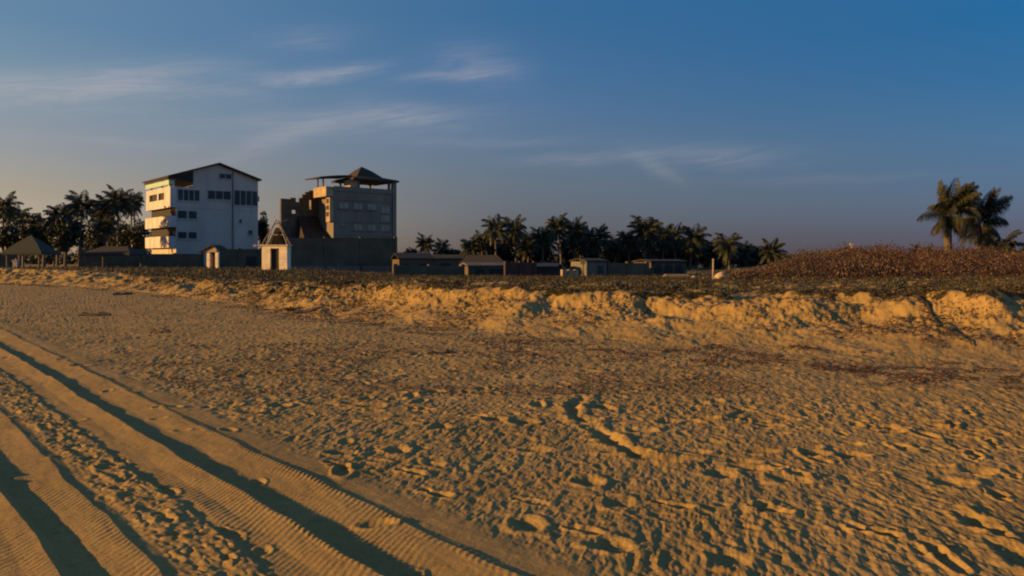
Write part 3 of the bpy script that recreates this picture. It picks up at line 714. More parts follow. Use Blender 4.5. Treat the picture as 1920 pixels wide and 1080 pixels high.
# the two big leaning palms and the low ones on the right dune
def big_palm(u, Yd, vcrown, label, specs, seed, tw=.34, lean=0.0):
    x = GX(u, Yd); zb = g1(x, Yd); hc = GZ(vcrown, Yd) - zb
    e = empty('palm_tree', (x, Yd, zb), 0, label, 'palm tree', 'big palms standing on the brush dune')
    mb = MB(); rr = random.Random(seed); pts = []; rd = []
    for i in range(25):
        t = i / 24; pts.append((lean * t * t, .05 * math.sin(3 * t), -.2 + (hc + .2) * t)); rd.append(tw * (.62 + .38 * abs(math.sin(t * 2.4 + .6))) * (1.08 if i % 2 else .95) * .8)
    mb.tube(pts, rd, 10); mb.build('trunk', m_bark, e)
    vs = []; fs = []
    for i, (a_deg, el_deg, Ln, dr) in enumerate(specs):
        frond((lean, 0, hc - .1), R(a_deg), R(el_deg), Ln * 1.04, R(dr), 28, .070, .66, (.16, 0, -.05), vs, fs, seed * 50 + i, curl=1.45)
    V_ = np.array([tuple(p) for p in vs]); hz_ = V_[:, 2] - (hc - .1); V_[:, 2] = hc - .1 + hz_ * np.where(hz_ > 0, 1.12, 1.25); V_[:, 0] = lean + (V_[:, 0] - lean) * .85 + .10 * np.clip(hz_, 0, 9) ** 1.3
    mesh_np('crown', V_, np.array(fs), m_palm2, e)
    vs = []; fs = []
    for i in range(7):
        frond((lean, 0, hc - .25), i * .9 + seed, R(-15), 1.5 + .3 * rr.random(), R(75), 14, .06, .30, (0, 0, 0), vs, fs, seed * 70 + i, curl=1.3)
    mesh_np('dead_frond', np.array([tuple(p) for p in vs]), np.array(fs), m_brush_dark, e)
    return e
# azimuth 0 = to the right, 180 = to the left, 90 = away, 270 = towards the viewer
big_palm(1778, 47, 402, 'big palm on the dune with one frond arching low to the left', [
    (181, 66, 2.0, 6), (184, 22, 2.3, 62), (20, 80, 2.2, 60), (345, 74, 2.3, 70), (5, 70, 2.2, 75), (120, 82, 2.1, 50), (240, 84, 2.1, 50), (300, 66, 2.2, 90), (60, 66, 2.2, 90), (200, 60, 1.5, 90), (190, -5, 1.5, 60), (10, -20, 1.4, 50), (220, -25, 1.3, 45), (310, -25, 1.3, 45), (60, 84, 2.1, 60), (300, 82, 2.2, 70), (20, 78, 2.3, 95), (340, 72, 2.3, 100), (90, 80, 2.0, 50), (270, 75, 2.0, 60),
    (350, 55, 2.1, 95), (200, 78, 1.7, 40), (250, 50, 1.7, 110), (130, 60, 1.6, 100), (320, 40, 2.0, 110), (40, 50, 2.0, 110), (215, 20, 1.5, 95), (280, 15, 1.5, 100),
    (0, 62, 2.3, 100), (10, 85, 2.2, 80), (330, 85, 2.2, 75), (170, -10, 1.2, 70), (355, -5, 1.4, 75)], 3, .26, .05)
big_palm(1836, 49, 415, 'big palm on the dune with fronds fanned up to the right, right of the other', [
    (2, 46, 2.6, 22), (15, 82, 2.2, 40), (345, 78, 2.2, 40), (190, 82, 2.1, 40), (100, 74, 2.1, 60), (250, 74, 2.1, 60), (170, -20, 1.5, 50), (215, -25, 1.4, 45), (20, -25, 1.4, 45), (300, -30, 1.4, 40), (185, 20, 1.8, 80), (8, 40, 2.5, 34), (355, 52, 2.5, 40), (5, 16, 2.2, 38), (350, 64, 2.2, 50), (20, 72, 2.2, 60), (180, 72, 2.1, 55), (195, 60, 2.0, 80), (90, 80, 2.0, 40), (270, 80, 2.0, 50),
    (230, 40, 1.8, 100), (140, 35, 1.8, 100), (310, 35, 1.8, 90), (180, 30, 1.8, 95), (200, 5, 1.6, 80), (330, 0, 1.5, 80), (60, 10, 1.6, 90), (175, 88, 2.0, 40)], 5, .26, -.05)
gs = 'low palms along the far side of the brush dune'
def low_palm(u, vtop, Yd, label, cs, k):
    x = GX(u, Yd); zb = g1(x, Yd); hc = GZ(vtop, Yd) - 1.9 * cs - zb
    e = empty('palm_tree', (x, Yd, zb), rnd.uniform(0, 6), label, 'palm tree', gs)
    t = bpy.data.objects.new('trunk', TRUNKS[k % 6]); C.objects.link(t); t.parent = e; t.scale = (5, 5, max(.4, hc)); t.location = (0, 0, 0)
    c = bpy.data.objects.new('crown', CROWNS[k % 6]); C.objects.link(c); c.parent = e; c.location = (LEANS[k % 6] * 5, .3 * LEANS[k % 6] * 5 * math.sin(2), max(.4, hc)); c.scale = (cs,) * 3
low_palm(1876, 436, 66, 'low dark palm tucked right of the two big dune palms', .75, 0)
low_palm(1912, 458, 70, 'lowest palm on the dune at the right edge of the photo', .6, 3)
low_palm(1729, 461, 72, 'small tuft of a palm showing over the dune left of the two big palms', .5, 4)

# broad-leaved trees
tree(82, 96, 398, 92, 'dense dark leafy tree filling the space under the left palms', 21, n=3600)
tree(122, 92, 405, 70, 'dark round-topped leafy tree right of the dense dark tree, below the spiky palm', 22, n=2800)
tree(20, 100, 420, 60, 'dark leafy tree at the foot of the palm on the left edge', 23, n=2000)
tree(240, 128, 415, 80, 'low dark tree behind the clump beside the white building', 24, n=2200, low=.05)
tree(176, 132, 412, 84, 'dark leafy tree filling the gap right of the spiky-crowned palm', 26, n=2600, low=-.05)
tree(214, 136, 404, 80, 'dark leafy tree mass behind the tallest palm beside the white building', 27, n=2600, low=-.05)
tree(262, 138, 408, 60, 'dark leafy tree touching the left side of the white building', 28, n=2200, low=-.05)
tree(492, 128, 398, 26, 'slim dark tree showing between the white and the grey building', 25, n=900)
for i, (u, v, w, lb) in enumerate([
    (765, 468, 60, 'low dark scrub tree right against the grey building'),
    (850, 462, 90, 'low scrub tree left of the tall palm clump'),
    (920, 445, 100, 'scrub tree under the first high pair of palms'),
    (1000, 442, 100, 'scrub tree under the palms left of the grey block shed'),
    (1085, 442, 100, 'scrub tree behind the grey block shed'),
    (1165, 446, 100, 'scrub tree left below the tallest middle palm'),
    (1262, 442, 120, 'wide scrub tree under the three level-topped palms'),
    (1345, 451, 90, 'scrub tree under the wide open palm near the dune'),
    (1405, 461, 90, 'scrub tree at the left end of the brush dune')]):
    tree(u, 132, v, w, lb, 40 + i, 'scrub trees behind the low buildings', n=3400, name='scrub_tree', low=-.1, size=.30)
# a far belt of undergrowth that closes the horizon
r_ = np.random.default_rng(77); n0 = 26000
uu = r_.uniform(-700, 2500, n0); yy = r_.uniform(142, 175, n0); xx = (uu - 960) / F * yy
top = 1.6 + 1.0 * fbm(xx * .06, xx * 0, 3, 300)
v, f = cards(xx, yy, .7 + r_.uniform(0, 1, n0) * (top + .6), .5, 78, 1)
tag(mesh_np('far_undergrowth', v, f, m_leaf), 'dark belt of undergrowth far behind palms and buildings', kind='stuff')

# bushes on the crest of the scarp
for i, (u, Yd, h, w, mt, lb) in enumerate([
    (1163, 19.6, 17, 46, m_grey_bush, 'dark low bush on the scarp crest below the long dark wall'),
    (1262, 19.2, 18, 42, m_grey_bush, 'dark low bush on the scarp crest, right of the one below the dark wall'),
    (1352, 18.2, 24, 32, m_grey_bush, 'blue-grey bush hanging over the scarp below the lit sand heap'),
    (1682, 17.0, 26, 44, m_grey_bush, 'grey-green bush on the crest at the top of the diagonal root line'),
    (975, 21.6, 14, 60, m_bush, 'flat green bush on the crest near the middle of the photo'),
    (860, 23.2, 14, 34, m_bush, 'little dark bush on the crest above the brightest part of the scarp'),
    (1735, 16.2, 14, 34, m_bush, 'brown-green bush where the diagonal root line leaves the crest'),
    (1900, 16.4, 14, 40, m_bush, 'small bush on the crest at the right edge'),
    (640, 27.0, 12, 60, m_bush, 'spreading dark bush on the crest right of the hut'),
    (430, 35.5, 12, 70, m_bush, 'dark flat bush on the slope left of the hut'),
    (545, 23.5, 12, 60, m_bush, 'dark weeds in a clump at the foot of the slope below the hut'),
    (300, 42.0, 10, 60, m_bush, 'low bush on the slope in front of the white building')]):
    bush(u, Yd, h, w, mt, lb, 'bushes along the top of the scarp', 60 + i, 420)

# diagonal root line down the scarp on the right
mb = MB(); rr = random.Random(4); pts = []
for i in range(26):
    t = i / 25; yq = 15.9 - 3.0 * t; uq = 1715 + 105 * t + 6 * math.sin(t * 9); xq = GX(uq, yq)
    pts.append((xq, yq, g1(xq, yq) + .03 + .01 * rr.random()))
mb.tube(pts, [.028 - .018 * i / 25 for i in range(26)], 6)
for k_ in range(14):
    p = pts[2 + k_]; a = rr.uniform(0, 6.28); mb.tube([p, (p[0] + .22 * math.cos(a), p[1] + .22 * math.sin(a), p[2] + .05)], [.014, .004], 4)
tag(mb.build('trailing_root', m_dark), 'long dark root trailing diagonally down the sunlit scarp on the right', 'root')
# pieces of driftwood
def driftwood(u, v, ln, an, label, thick=.04):
    y = EYE * F / (v - HOR) * .93; x = GX(u, y); mb = MB(); pts = []
    for i in range(7):
        t = i / 6 - .5; px, py = x + ln * t * math.cos(an), y + ln * t * math.sin(an)
        pts.append((px, py, g1(px, py) + thick * .6 + .02 * math.sin(i * 1.9)))
    mb.tube(pts, [thick * (.6 + .4 * math.sin(math.pi * (i + .8) / 8)) for i in range(7)], 7)
    mb.tube([pts[3], (pts[3][0] + .12, pts[3][1] + .05, pts[3][2] + .10)], [thick * .5, thick * .2], 6)
    tag(mb.build('driftwood', m_wood), label, 'driftwood', 'driftwood lying on the beach')
driftwood(177, 589, .9, .1, 'dark driftwood stick alone on the far left sand', .07)
driftwood(230, 553, .8, .3, 'dark lump of driftwood below the slope at the far left', .08)
driftwood(300, 619, .45, .0, 'short dark stick on the sand left of the middle slope', .05)
driftwood(578, 590, .8, .2, 'driftwood piece at the foot of the slope right below the hut', .06)
driftwood(828, 661, .5, .2, 'driftwood caught in the left end of the seaweed line', .035)
driftwood(850, 612, .6, -.2, 'greyish driftwood at the scarp foot left of centre', .045)

# ------------------------------------------------------------------ buildings
def place(u, Yd, ang):
    """matrix-free local frame: x along the right-hand face, y along the left-hand face"""
    x = GX(u, Yd); return x, Yd
A = R(40)
def bld(name, u, Yd, label, cat, ang=A, zb=None):
    x = GX(u, Yd); z0 = g1(x, Yd) if zb is None else zb
    return empty(name, (x, Yd, z0), ang, label, cat)
# --- white building: local x = gabled front (12.2 m), local y = depth on the sunlit side (14 m)
D0 = 115.0
wb = bld('white_building', 330, D0, 'tall white apartment building with a dark gabled roof and sunlit balconies on its left side', 'building')
zb = wb.location.z; W, DP = 12.1, 11.6
def zr(v, Yd): return GZ(v, Yd) - zb
EV = zr(327, D0); AP = zr(307, D0 + 4)
mb = MB()
TW = .25
# front wall as strips around the openings is kept simple: a solid box with deep-set windows laid in frames
FL = [0, 2.75, 5.6, 8.5, 11.2]
body = [(0, 0), (W, 0), (W, EV), (W / 2, AP - .15), (2.4, EV + (AP - EV) * .37), (2.4, 11.35), (0, 11.35)]
mb.prism_y(body, 0, DP)
mb.build('wall', m_white, wb)
mb = MB()     # roof: two pitched sheets with overhang, left one reaching out over the terrace
ov = .6
mb.slab([(-1.25, -ov, EV - .25), (W / 2, -ov, AP + .12), (W / 2, DP + ov, AP + .12), (-1.25, DP + ov, EV - .25)], .22)
mb.slab([(W / 2 + .002, -ov, AP + .12), (W + .35, -ov, EV + .05), (W + .35, DP + ov, EV + .05), (W / 2 + .002, DP + ov, AP + .12)], .22)
rf = mb.build('roof', m_roof, wb)
mb = MB(); mb.prism_y([(-1.1, EV - .46), (2.39, EV - 1.0), (2.39, EV + .45), (-1.1, EV - .40)], -.12, .05); mb.box(-1.1, -.95, .06, DP, EV - .75, EV - .38); mb.build('eave_shade', m_roof, wb)  # added dark panels stand for the shaded underside of the roof
for yy_ in (.6, DP / 2, DP - .6):
    mb = MB(); mb.box(-.25, -.05, yy_ - .1, yy_ + .1, 11.355, EV - .25); mb.build('terrace_post', m_white, wb)
mb = MB(); mb.box(-.95, -.88, .2, DP - .2, 11.62, 12.25); mb.box(-.95, -.2, .14, .2, 11.62, 12.25); mb.build('glass_railing', m_rail, wb)
# balconies on the sunlit side: pale parapets, recess shade put into near-black glazing strips
for k_, (zl, zh, ex) in enumerate([(8.35, 11.35, .8), (5.55, 7.15, .95), (2.6, 4.25, .95)]):
    mb = MB()
    if k_ == 0:
        mb.box(-ex, -.003, 0, DP, zl, zl + 1.25); mb.box(-ex, -.003, 0, DP, zh - .75, zh)
        mb.box(-ex, -.003, 0, 2.8, zl + 1.25, zh - .75); mb.box(-ex, -.003, DP - 1.6, DP, zl + 1.25, zh - .75)
        mb.box(-ex, -.6, DP * .5 - .3, DP * .5 + .3, zl + 1.25, zh - .75)
    else:
        mb.box(-ex, -ex + .15, 0, DP, zl, zh); mb.box(-ex + .15, -.003, 0, .15, zl, zh); mb.box(-ex + .15, -.003, DP - .15, DP, zl, zh)
        mb.box(-ex + .15, -.003, .15, DP - .15, zl, zl + .2)
    b = mb.build('balcony', m_cream, wb)
    mb = MB()
    mb.box(-.06 - .5 * (k_ == 0), -.004, .1 + 2.2 * (k_ == 0), DP - .1 - 2.2 * (k_ == 0), zh + .02 if k_ else zl + 1.3, (zh + 1.3) if k_ else zh - .76)
    mb.build('shaded_glazing', m_dark, b)
# windows on the gabled front
def win(parent, x0, x1, z0, z1, mullions=1, mat=m_glass, frame=m_white, proud=.04, name='window', fr=.10):
    mb = MB()
    mb.box(x0 - fr, x1 + fr, -proud, -.003, z0 - fr, z0); mb.box(x0 - fr, x1 + fr, -proud, -.003, z1, z1 + fr)
    mb.box(x0 - fr, x0, -proud, -.003, z0, z1); mb.box(x1, x1 + fr, -proud, -.003, z0, z1)
    for i in range(mullions):
        xm = x0 + (x1 - x0) * (i + 1) / (mullions + 1); mb.box(xm - fr * .4, xm + fr * .4, -proud, -.003, z0, z1)
    w_ = mb.build(name, frame, parent)
    mb = MB(); mb.box(x0, x1, -.018, -.002, z0, z1); mb.build('pane', mat, w_)
    mb = MB(); mb.box(x0 - .15, x1 + .15, -proud - .1, -proud - .002, z0 - fr - .06, z0 - fr + .02); mb.build('sill', frame, w_)
    return w_
wz = lambda v: zr(v, D0 + 3)
win(wb, .25, 3.3, wz(378), wz(358), 3)
win(wb, 4.5, 7.9, wz(373), wz(357), 2)
win(wb, 8.45, 12.0, wz(382), wz(354), 3)
win(wb, 6.2, 8.0, wz(333), wz(324), 1)
win(wb, .25, 1.5, wz(411), wz(397), 0); win(wb, 1.75, 2.9, wz(411), wz(397), 0)
win(wb, .25, 1.5, wz(448), wz(436), 0); win(wb, 1.75, 2.9, wz(448), wz(436), 0)
win(wb, 9.2, 9.6, wz(416), wz(410), 0, fr=.05); win(wb, 10.6, 11.2, wz(438), wz(430), 0, fr=.06)
mb = MB(); mb.tube([(8.2, -.12, 1), (8.2, -.12, EV + 1.2)], [.07, .07], 8); mb.build('drain_pipe', m_wall_lo, wb)
mb = MB(); mb.box(W + .003, W + .7, 1.2, 2.0, wz(372), wz(362)); mb.build('air_conditioner', m_dark, wb)
mb = MB(); mb.box(.003 - .02, W, -.05, -.003, wz(392) , wz(390)); mb.build('ledge', m_white, wb)

# --- grey building
D1 = 100.0
gb = bld('grey_building', 625, D1, 'bare grey concrete block with four columns of windows and a thatched pavilion on its roof', 'building')
zb = gb.location.z
def zr(v, Yd): return GZ(v, Yd) - zb
W, DP = 9.0, 4.3
TP = zr(350, D1)
mb = MB(); mb.box(0, W, 0, DP + 3, 0, TP - .5); mb.build('wall', m_conc, gb)
mb = MB()
mb.box(-.003, W + .003, -.10, .25, TP - .5, TP + .10); mb.box(W - .25, W + .003, .25, DP + 3, TP - .5, TP + .1)
mb.box(-.003, .25, .25, 3.2, TP - .5, TP - .1)
mb.build('parapet', m_conc, gb)
mb = MB(); mb.box(W - .5, W + .06, -.16, .3, 0, TP + 1.2); mb.build('corner_pillar', m_conc, gb)
wz = lambda v: zr(v, D1 + 3)
for i, xw in enumerate((.75, 2.75, 4.75, 6.75)):
    big = i == 3
    win(gb, xw + .1, xw + 1.35, wz(393 if not big else 398), wz(382 if not big else 384), 1, m_glass_pale, m_conc, fr=.06)
    if big: win(gb, xw + .1, xw + 1.35, wz(414), wz(401), 1, m_glass_pale, m_conc, fr=.06)
    if i: win(gb, xw + .1, xw + 1.35, wz(432), wz(421), 1, m_glass_pale, m_conc, fr=.06)
win(gb, 1.0, 1.5, wz(425), wz(414), 0, m_glass_pale, m_conc, fr=.05)
for i in range(3):
    mb = MB(); zz_ = wz((376, 416, 440)[i]); mb.box(-.06, W - .5, -.07, -.003, zz_ - .12, zz_ + .12); mb.build('floor_band', m_conc, gb)
# sunlit narrow side with its openings
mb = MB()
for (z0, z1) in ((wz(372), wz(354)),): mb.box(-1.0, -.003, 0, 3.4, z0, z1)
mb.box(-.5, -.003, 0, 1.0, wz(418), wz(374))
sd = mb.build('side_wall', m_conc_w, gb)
for vv_ in (380, 392, 404):
    mb = MB(); mb.box(-.56, -.502, .25, .8, wz(vv_ + 4), wz(vv_ - 4)); mb.build('side_opening', m_dark, sd)
# roof pavilion: pyramid thatch on posts, and a long shallow canopy beside it
za = zr(309, D1 + 3); ze = zr(335, D1 + 3); mb = MB()
px0, px1, py0, py1 = 2.6, 9.3, -.4, 5.6
cxp, cyp = 5.2, 2.2
ring = [(px0, py0), (px1, py0), (px1, py1), (px0, py1)]
V = [(a, b, ze) for a, b in ring] + [(cxp + (a - cxp) * .56, cyp + (b - cyp) * .56, ze + (za - ze) * .20) for a, b in ring] + [(cxp + (a - cxp) * .28, cyp + (b - cyp) * .28, ze + (za - ze) * .66) for a, b in ring] + [(cxp, cyp, za)]
V += [(a, b, ze - .25) for a, b in ring]
Fc = [(i, (i+1) % 4, 4 + (i+1) % 4, 4 + i) for i in range(4)] + [(4+i, 4+(i+1) % 4, 8+(i+1) % 4, 8+i) for i in range(4)] + [(8+i, 8+(i+1) % 4, 12) for i in range(4)] + [(13+i, 13+(i+1) % 4, (i+1) % 4, i) for i in range(4)] + [(16, 15, 14, 13)]
mb.add(V, Fc); pv = mb.build('pavilion_roof', m_thatch, gb)
for a, b in ((3.6, .25), (8.1, .25), (8.1, 5.2), (3.6, 5.2)):
    mb = MB(); mb.box(a, a + .28, b, b + .28, TP - .5, ze - .25); mb.build('pavilion_post', m_conc, gb)
mb = MB(); mb.box(2.5, 3.55, .3, 1.9, TP - .5, ze - .27); mb.build('stair_head', m_conc_w, gb)
mb = MB()
zc0, zc1 = zr(334, D1 + 2), zr(327, D1 + 2)
n_arc = 8
for i in range(n_arc):
    a0, a1 = i / n_arc, (i + 1) / n_arc; h0 = zc0 + (zc1 - zc0) * math.sin(a0 * 1.45); h1 = zc0 + (zc1 - zc0) * math.sin(a1 * 1.45)
    xa, xb = -1.3 + 4.6 * a0, -1.3 + 4.6 * a1
    mb.slab([(xa, 1.2, h0), (xb, 1.2, h1), (xb, 5.2, h1), (xa, 5.2, h0)], .16)
mb.build('canopy', m_thatch, gb)
for a, b in ((.3, 3.4), (.3, 4.9)):
    mb = MB(); mb.box(a, a + .15, b, b + .15, TP - .5, zc0 + .3); mb.build('canopy_post', m_wood, gb)

# --- unfinished brick wing left of it, built as a wall with real holes
ub = bld('unfinished_wing', 600, 103.2, 'dark unfinished brick wing with stepped broken top and open holes, left of grey block', 'building')
zb = ub.location.z
def zr(v, Yd): return GZ(v, Yd) - zb
wz = lambda v: zr(v, 101.5)
X5 = -5.25
us_to_x = lambda u: X5 * (600 - u) / 75.0
mb = MB()
def seg(u0, u1, vt, vb_): mb.box(us_to_x(u0), us_to_x(u1), 0, .35, wz(vb_), wz(vt))
seg(525, 544, 374, 500); seg(544, 545.5, 371, 500)
seg(545.5, 553, 371.5, 394); seg(545.5, 553, 401, 500)           # hole
seg(553, 560, 379, 500)
seg(560, 566, 371, 500); seg(566, 572, 364, 500); seg(572, 579, 359, 500)
seg(579, 584, 356, 374); seg(579, 584, 392, 500)                 # tall slit
seg(584, 592, 356, 500); seg(592, 600, 358, 500)
mb.build('front_wall', m_brick, ub)
mb = MB(); mb.box(us_to_x(590), us_to_x(590) + .3, .353, 4, 0, wz(385)); mb.build('cross_wall', m_brick, ub)
mb = MB(); mb.box(us_to_x(525) + .1, -.05, .352, 1.5, wz(428), wz(425.5)); mb.box(us_to_x(566), -.05, .36, 4.8, wz(372), wz(369.8)) if False else None
mb.build('floor_slab', m_conc, ub)
mb = MB(); mb.add([(us_to_x(556), -.9, wz(424)), (us_to_x(556), -.02, wz(405)), (us_to_x(640), -.9, wz(424)), (us_to_x(640), -.02, wz(405)), (us_to_x(548), -3.0, wz(445)), (us_to_x(652), -3.0, wz(445)), (us_to_x(548), -.02, 0), (us_to_x(652), -.02, 0), (us_to_x(548), -3.0, 0), (us_to_x(652), -3.0, 0)],
   [(0,2,3,1),(4,5,2,0),(4,0,1,6,8),(5,9,7,3,2),(8,9,5,4),(6,1,3,7)]); mb.build('lean_to_roof', m_rust, ub)

# --- boundary walls
def wall(u0, u1, Yd, vt, vb_, mat, label, name='boundary_wall', cat='wall', th=.25, Yd2=None, base=None, vt2=None):
    w0 = GX(u1, Yd) - GX(u0, Yd); Yd2 = Yd + .42 * w0
    Y2 = Yd2 or Yd; xa, xb = GX(u0, Yd), GX(u1, Y2); za, zb_ = g1(xa, Yd), g1(xb, Y2); z0 = min(za, zb_, GZ(vb_, Yd))
    ln = math.hypot(xb - xa, Y2 - Yd); an = math.atan2(Y2 - Yd, xb - xa)
    e = empty(name, (xa, Yd, z0), an, label, cat)
    mb = MB(); ha = GZ(vt, Yd) - z0; hb = GZ(vt2 or vt, Y2) - z0
    mb.add([(0,0,-.2),(ln,0,-.2),(ln,th,-.2),(0,th,-.2),(0,0,ha),(ln,0,hb),(ln,th,hb),(0,th,ha)], [(0,3,2,1),(4,5,6,7),(0,1,5,4),(1,2,6,5),(2,3,7,6),(3,0,4,7)])
    mb.build('panel', mat, e)
    mb = MB(); k_ = max(2, int(ln / 3.2))
    for i in range(k_ + 1):
        x0 = ln * i / k_; hh = ha + (hb - ha) * i / k_; mb.box(x0 - .16, x0 + .16, -.06, th + .06, -.2, hh + .12)
    mb.build('pier', mat, e)
    if base:
        mb = MB(); mb.box(.17, ln - .17, -.045, -.003, -.2, base); mb.build('plinth', m_wall_lo, e)
    return e, ln, ha, hb
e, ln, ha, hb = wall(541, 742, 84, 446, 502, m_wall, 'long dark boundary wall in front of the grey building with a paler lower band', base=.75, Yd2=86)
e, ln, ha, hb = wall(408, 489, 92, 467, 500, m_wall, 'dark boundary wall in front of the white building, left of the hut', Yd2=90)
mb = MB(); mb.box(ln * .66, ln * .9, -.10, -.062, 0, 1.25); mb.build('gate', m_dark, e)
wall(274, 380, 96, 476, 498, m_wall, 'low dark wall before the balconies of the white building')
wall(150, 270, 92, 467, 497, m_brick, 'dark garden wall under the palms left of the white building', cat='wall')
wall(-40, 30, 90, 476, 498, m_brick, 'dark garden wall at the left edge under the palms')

# --- sunlit hut with a bare pole frame on top
D2 = 70.0
hu = 514.5; x = GX(hu, D2)
hut = empty('beach_hut', (x, D2, g1(x, D2) - .05), R(-6), 'small sunlit plastered hut with a dark doorway and a bare pole roof frame', 'hut')
zb = hut.location.z; hz = lambda v: GZ(v, D2) - zb
s = D2 / F
hw = 24.5 * s; zt = hz(461)
mb = MB()
mb.box(-hw, -8 * s, -.0, .25, 0, zt - .22); mb.box(9 * s, hw, 0, .25, 0, zt - .22)
mb.box(-hw, hw, 0, .25, zt - .22, zt)
mb.box(-hw, -hw + .22, .252, .75, 0, zt); mb.box(hw - .22, hw, .252, .75, 0, zt); mb.box(-hw, hw, .752, .9, 0, zt)
mb.build('wall', m_hut, hut)
mb = MB(); mb.box(-8 * s + .01, 9 * s - .01, .19, .245, 0, zt - .225); mb.build('door', m_dark, hut)
mb = MB(); mb.box(-hw - .12, hw + .12, -.10, 1.0, zt + .003, zt + .10); mb.build('beam', m_woodl, hut)
mb = MB()
def pole(a, b, r0=.07): mb.tube([a, b], [r0, r0 * .8], 7)
apx = (0.05, .45, hz(414))
for sx in (-1, 1):
    for yy_ in (0.05, .85):
        pole((sx * hw, yy_, zt + .1), (sx * .08 + .05, .45, apx[2] + .1), .05)
pole((-hw * .52, 0.6, hz(440)), (hw * .56, .6, hz(440)), .05); pole((-.1, .5, hz(420)), (.7, 1.4, hz(410)), .05); pole((.1, .9, hz(424)), (-.45, 1.3, hz(409)), .05)

mb.build('pole_frame', m_pole, hut)
mb = MB()
for i in range(7):
    a = -hw * .55 + i * hw * .18; mb.tube([(a, .8, zt + .1), (a * .35, .6, zt + 1.2 + .06 * (i % 3))], [.05, .03], 5)
mb.add([(-hw * .85, .8, zt + .1), (hw * .85, .8, zt + .1), (hw * .14, .65, hz(426)), (-hw * .12, .65, hz(426)), (-hw * .85, .86, zt + .1), (hw * .85, .86, zt + .1), (hw * .14, .71, hz(426)), (-hw * .12, .71, hz(426))],
       [(0,1,2,3),(7,6,5,4),(0,4,5,1),(1,5,6,2),(2,6,7,3),(3,7,4,0)])
mb.build('thatch_remnant', m_thatch, hut)
mb = MB(); mb.tube([(-hw - .1, -.02, zt - .05), (-hw - .55, -.05, zt + .02)], [.05, .05], 6); mb.add([(-hw - .75, -.1, zt - .07), (-hw - .45, -.1, zt - .07), (-hw - .45, .05, zt - .07), (-hw - .75, .05, zt - .07), (-hw - .72, -.08, zt + .12), (-hw - .48, -.08, zt + .12), (-hw - .48, .03, zt + .12), (-hw - .72, .03, zt + .12)], [(0,3,2,1),(4,5,6,7),(0,1,5,4),(1,2,6,5),(2,3,7,6),(3,0,4,7)])
mb.build('wall_lamp', m_pale, hut)

# --- little gabled gatehouse, lit
D3 = 82.0; x = GX(393, D3)
gh = empty('gate_porch', (x, D3, g1(x, D3) - .05), R(-8), 'little sunlit gabled porch on pale posts in front of the white building', 'porch')
zb = gh.location.z; hz = lambda v: GZ(v, D3) - zb; s = D3 / F
for sx in (-3, 14):
    mb = MB(); mb.box(sx * s - .16, sx * s + .16, 0, .3, 0, hz(472)); mb.build('post', m_hut, gh)
mb = MB(); mb.prism_y([(-14 * s, hz(473)), (15 * s, hz(473)), (15 * s, hz(468)), (8 * s, hz(460)), (2 * s, hz(463)), (-14 * s, hz(471))], -.1, .5); mb.build('gable', m_conc_w, gh)
mb = MB(); mb.slab([(-20 * s, -.3, hz(472)), (6 * s, -.3, hz(459)), (6 * s, 1.8, hz(459)), (-20 * s, 1.8, hz(472))], .1); mb.slab([(6.02 * s, -.3, hz(459)), (18 * s, -.3, hz(466)), (18 * s, 1.8, hz(466)), (6.02 * s, 1.8, hz(459))], .1); mb.build('roof', m_thatch, gh)
mb = MB(); mb.box(-1 * s, 12 * s, .5, .62, 0, hz(473)); mb.build('door', m_redwall, gh)

# --- thatched shelter far left
def palapa(u, Yd, vpeak, veave, wpx, label, mat=m_thatch, ridge=.0, open_=True, deep=None):
    x = GX(u, Yd); e = empty('thatched_shelter', (x, Yd, g1(x, Yd) - .05), 0, label, 'shelter'); zb = e.location.z; w = wpx * Yd / F / 2; dp = deep or w * .8
    zp, zv = GZ(vpeak, Yd) - zb, GZ(veave, Yd) - zb; rl = w * ridge
    mb = MB(); V = [(-w, -dp, zv), (w, -dp, zv), (w, dp, zv), (-w, dp, zv)]
    V2 = [(-w * .55 - rl * .45, -dp * .5, zv + (zp - zv) * .52), (w * .55 + rl * .45, -dp * .5, zv + (zp - zv) * .52), (w * .55 + rl * .45, dp * .5, zv + (zp - zv) * .52), (-w * .55 - rl * .45, dp * .5, zv + (zp - zv) * .52)]
    V3 = [(-rl - .05, 0, zp), (rl + .05, 0, zp)]; V4 = [(a, b, c - .2) for a, b, c in V]
    mb.add(V + V2 + V3 + V4, [(0,1,5,4),(1,2,6,5),(2,3,7,6),(3,0,4,7),(4,5,9,8),(5,6,9),(6,7,8,9),(7,4,8),(10,11,1,0),(11,12,2,1),(12,13,3,2),(13,10,0,3),(13,12,11,10)])
    mb.build('roof', mat, e)
    for a, b in ((-.8, -.8), (.8, -.8), (.8, .8), (-.8, .8), (0, -.8)):
        mb = MB(); mb.tube([(a * w, b * dp, 0), (a * w, b * dp, zv - .03)], [.1, .09], 7); mb.build('post', m_wood, e)
    return e
palapa(58, 84, 441, 474, 74, 'green-grey thatched shelter with a peaked roof under the left palms', m_thatch_g)
palapa(215, 88, 462, 476, 90, 'long dark thatched shelter under the palms beside the white building', ridge=.5)
mb = MB(); x = GX(30, 80); mb.box(-.22, .22, -.2, .2, 0, .75); mb.box(-.3, .3, -.28, .28, .753, .85); mb.tube([(-.0, 0, .85), (0, 0, 1.0)], [.1, .05], 6)
o = mb.build('marker_post', m_pale); o.location = (x, 80, g1(x, 80) - .03); tag(o, 'small pale capped post standing under the thatched shelter far left', 'post')

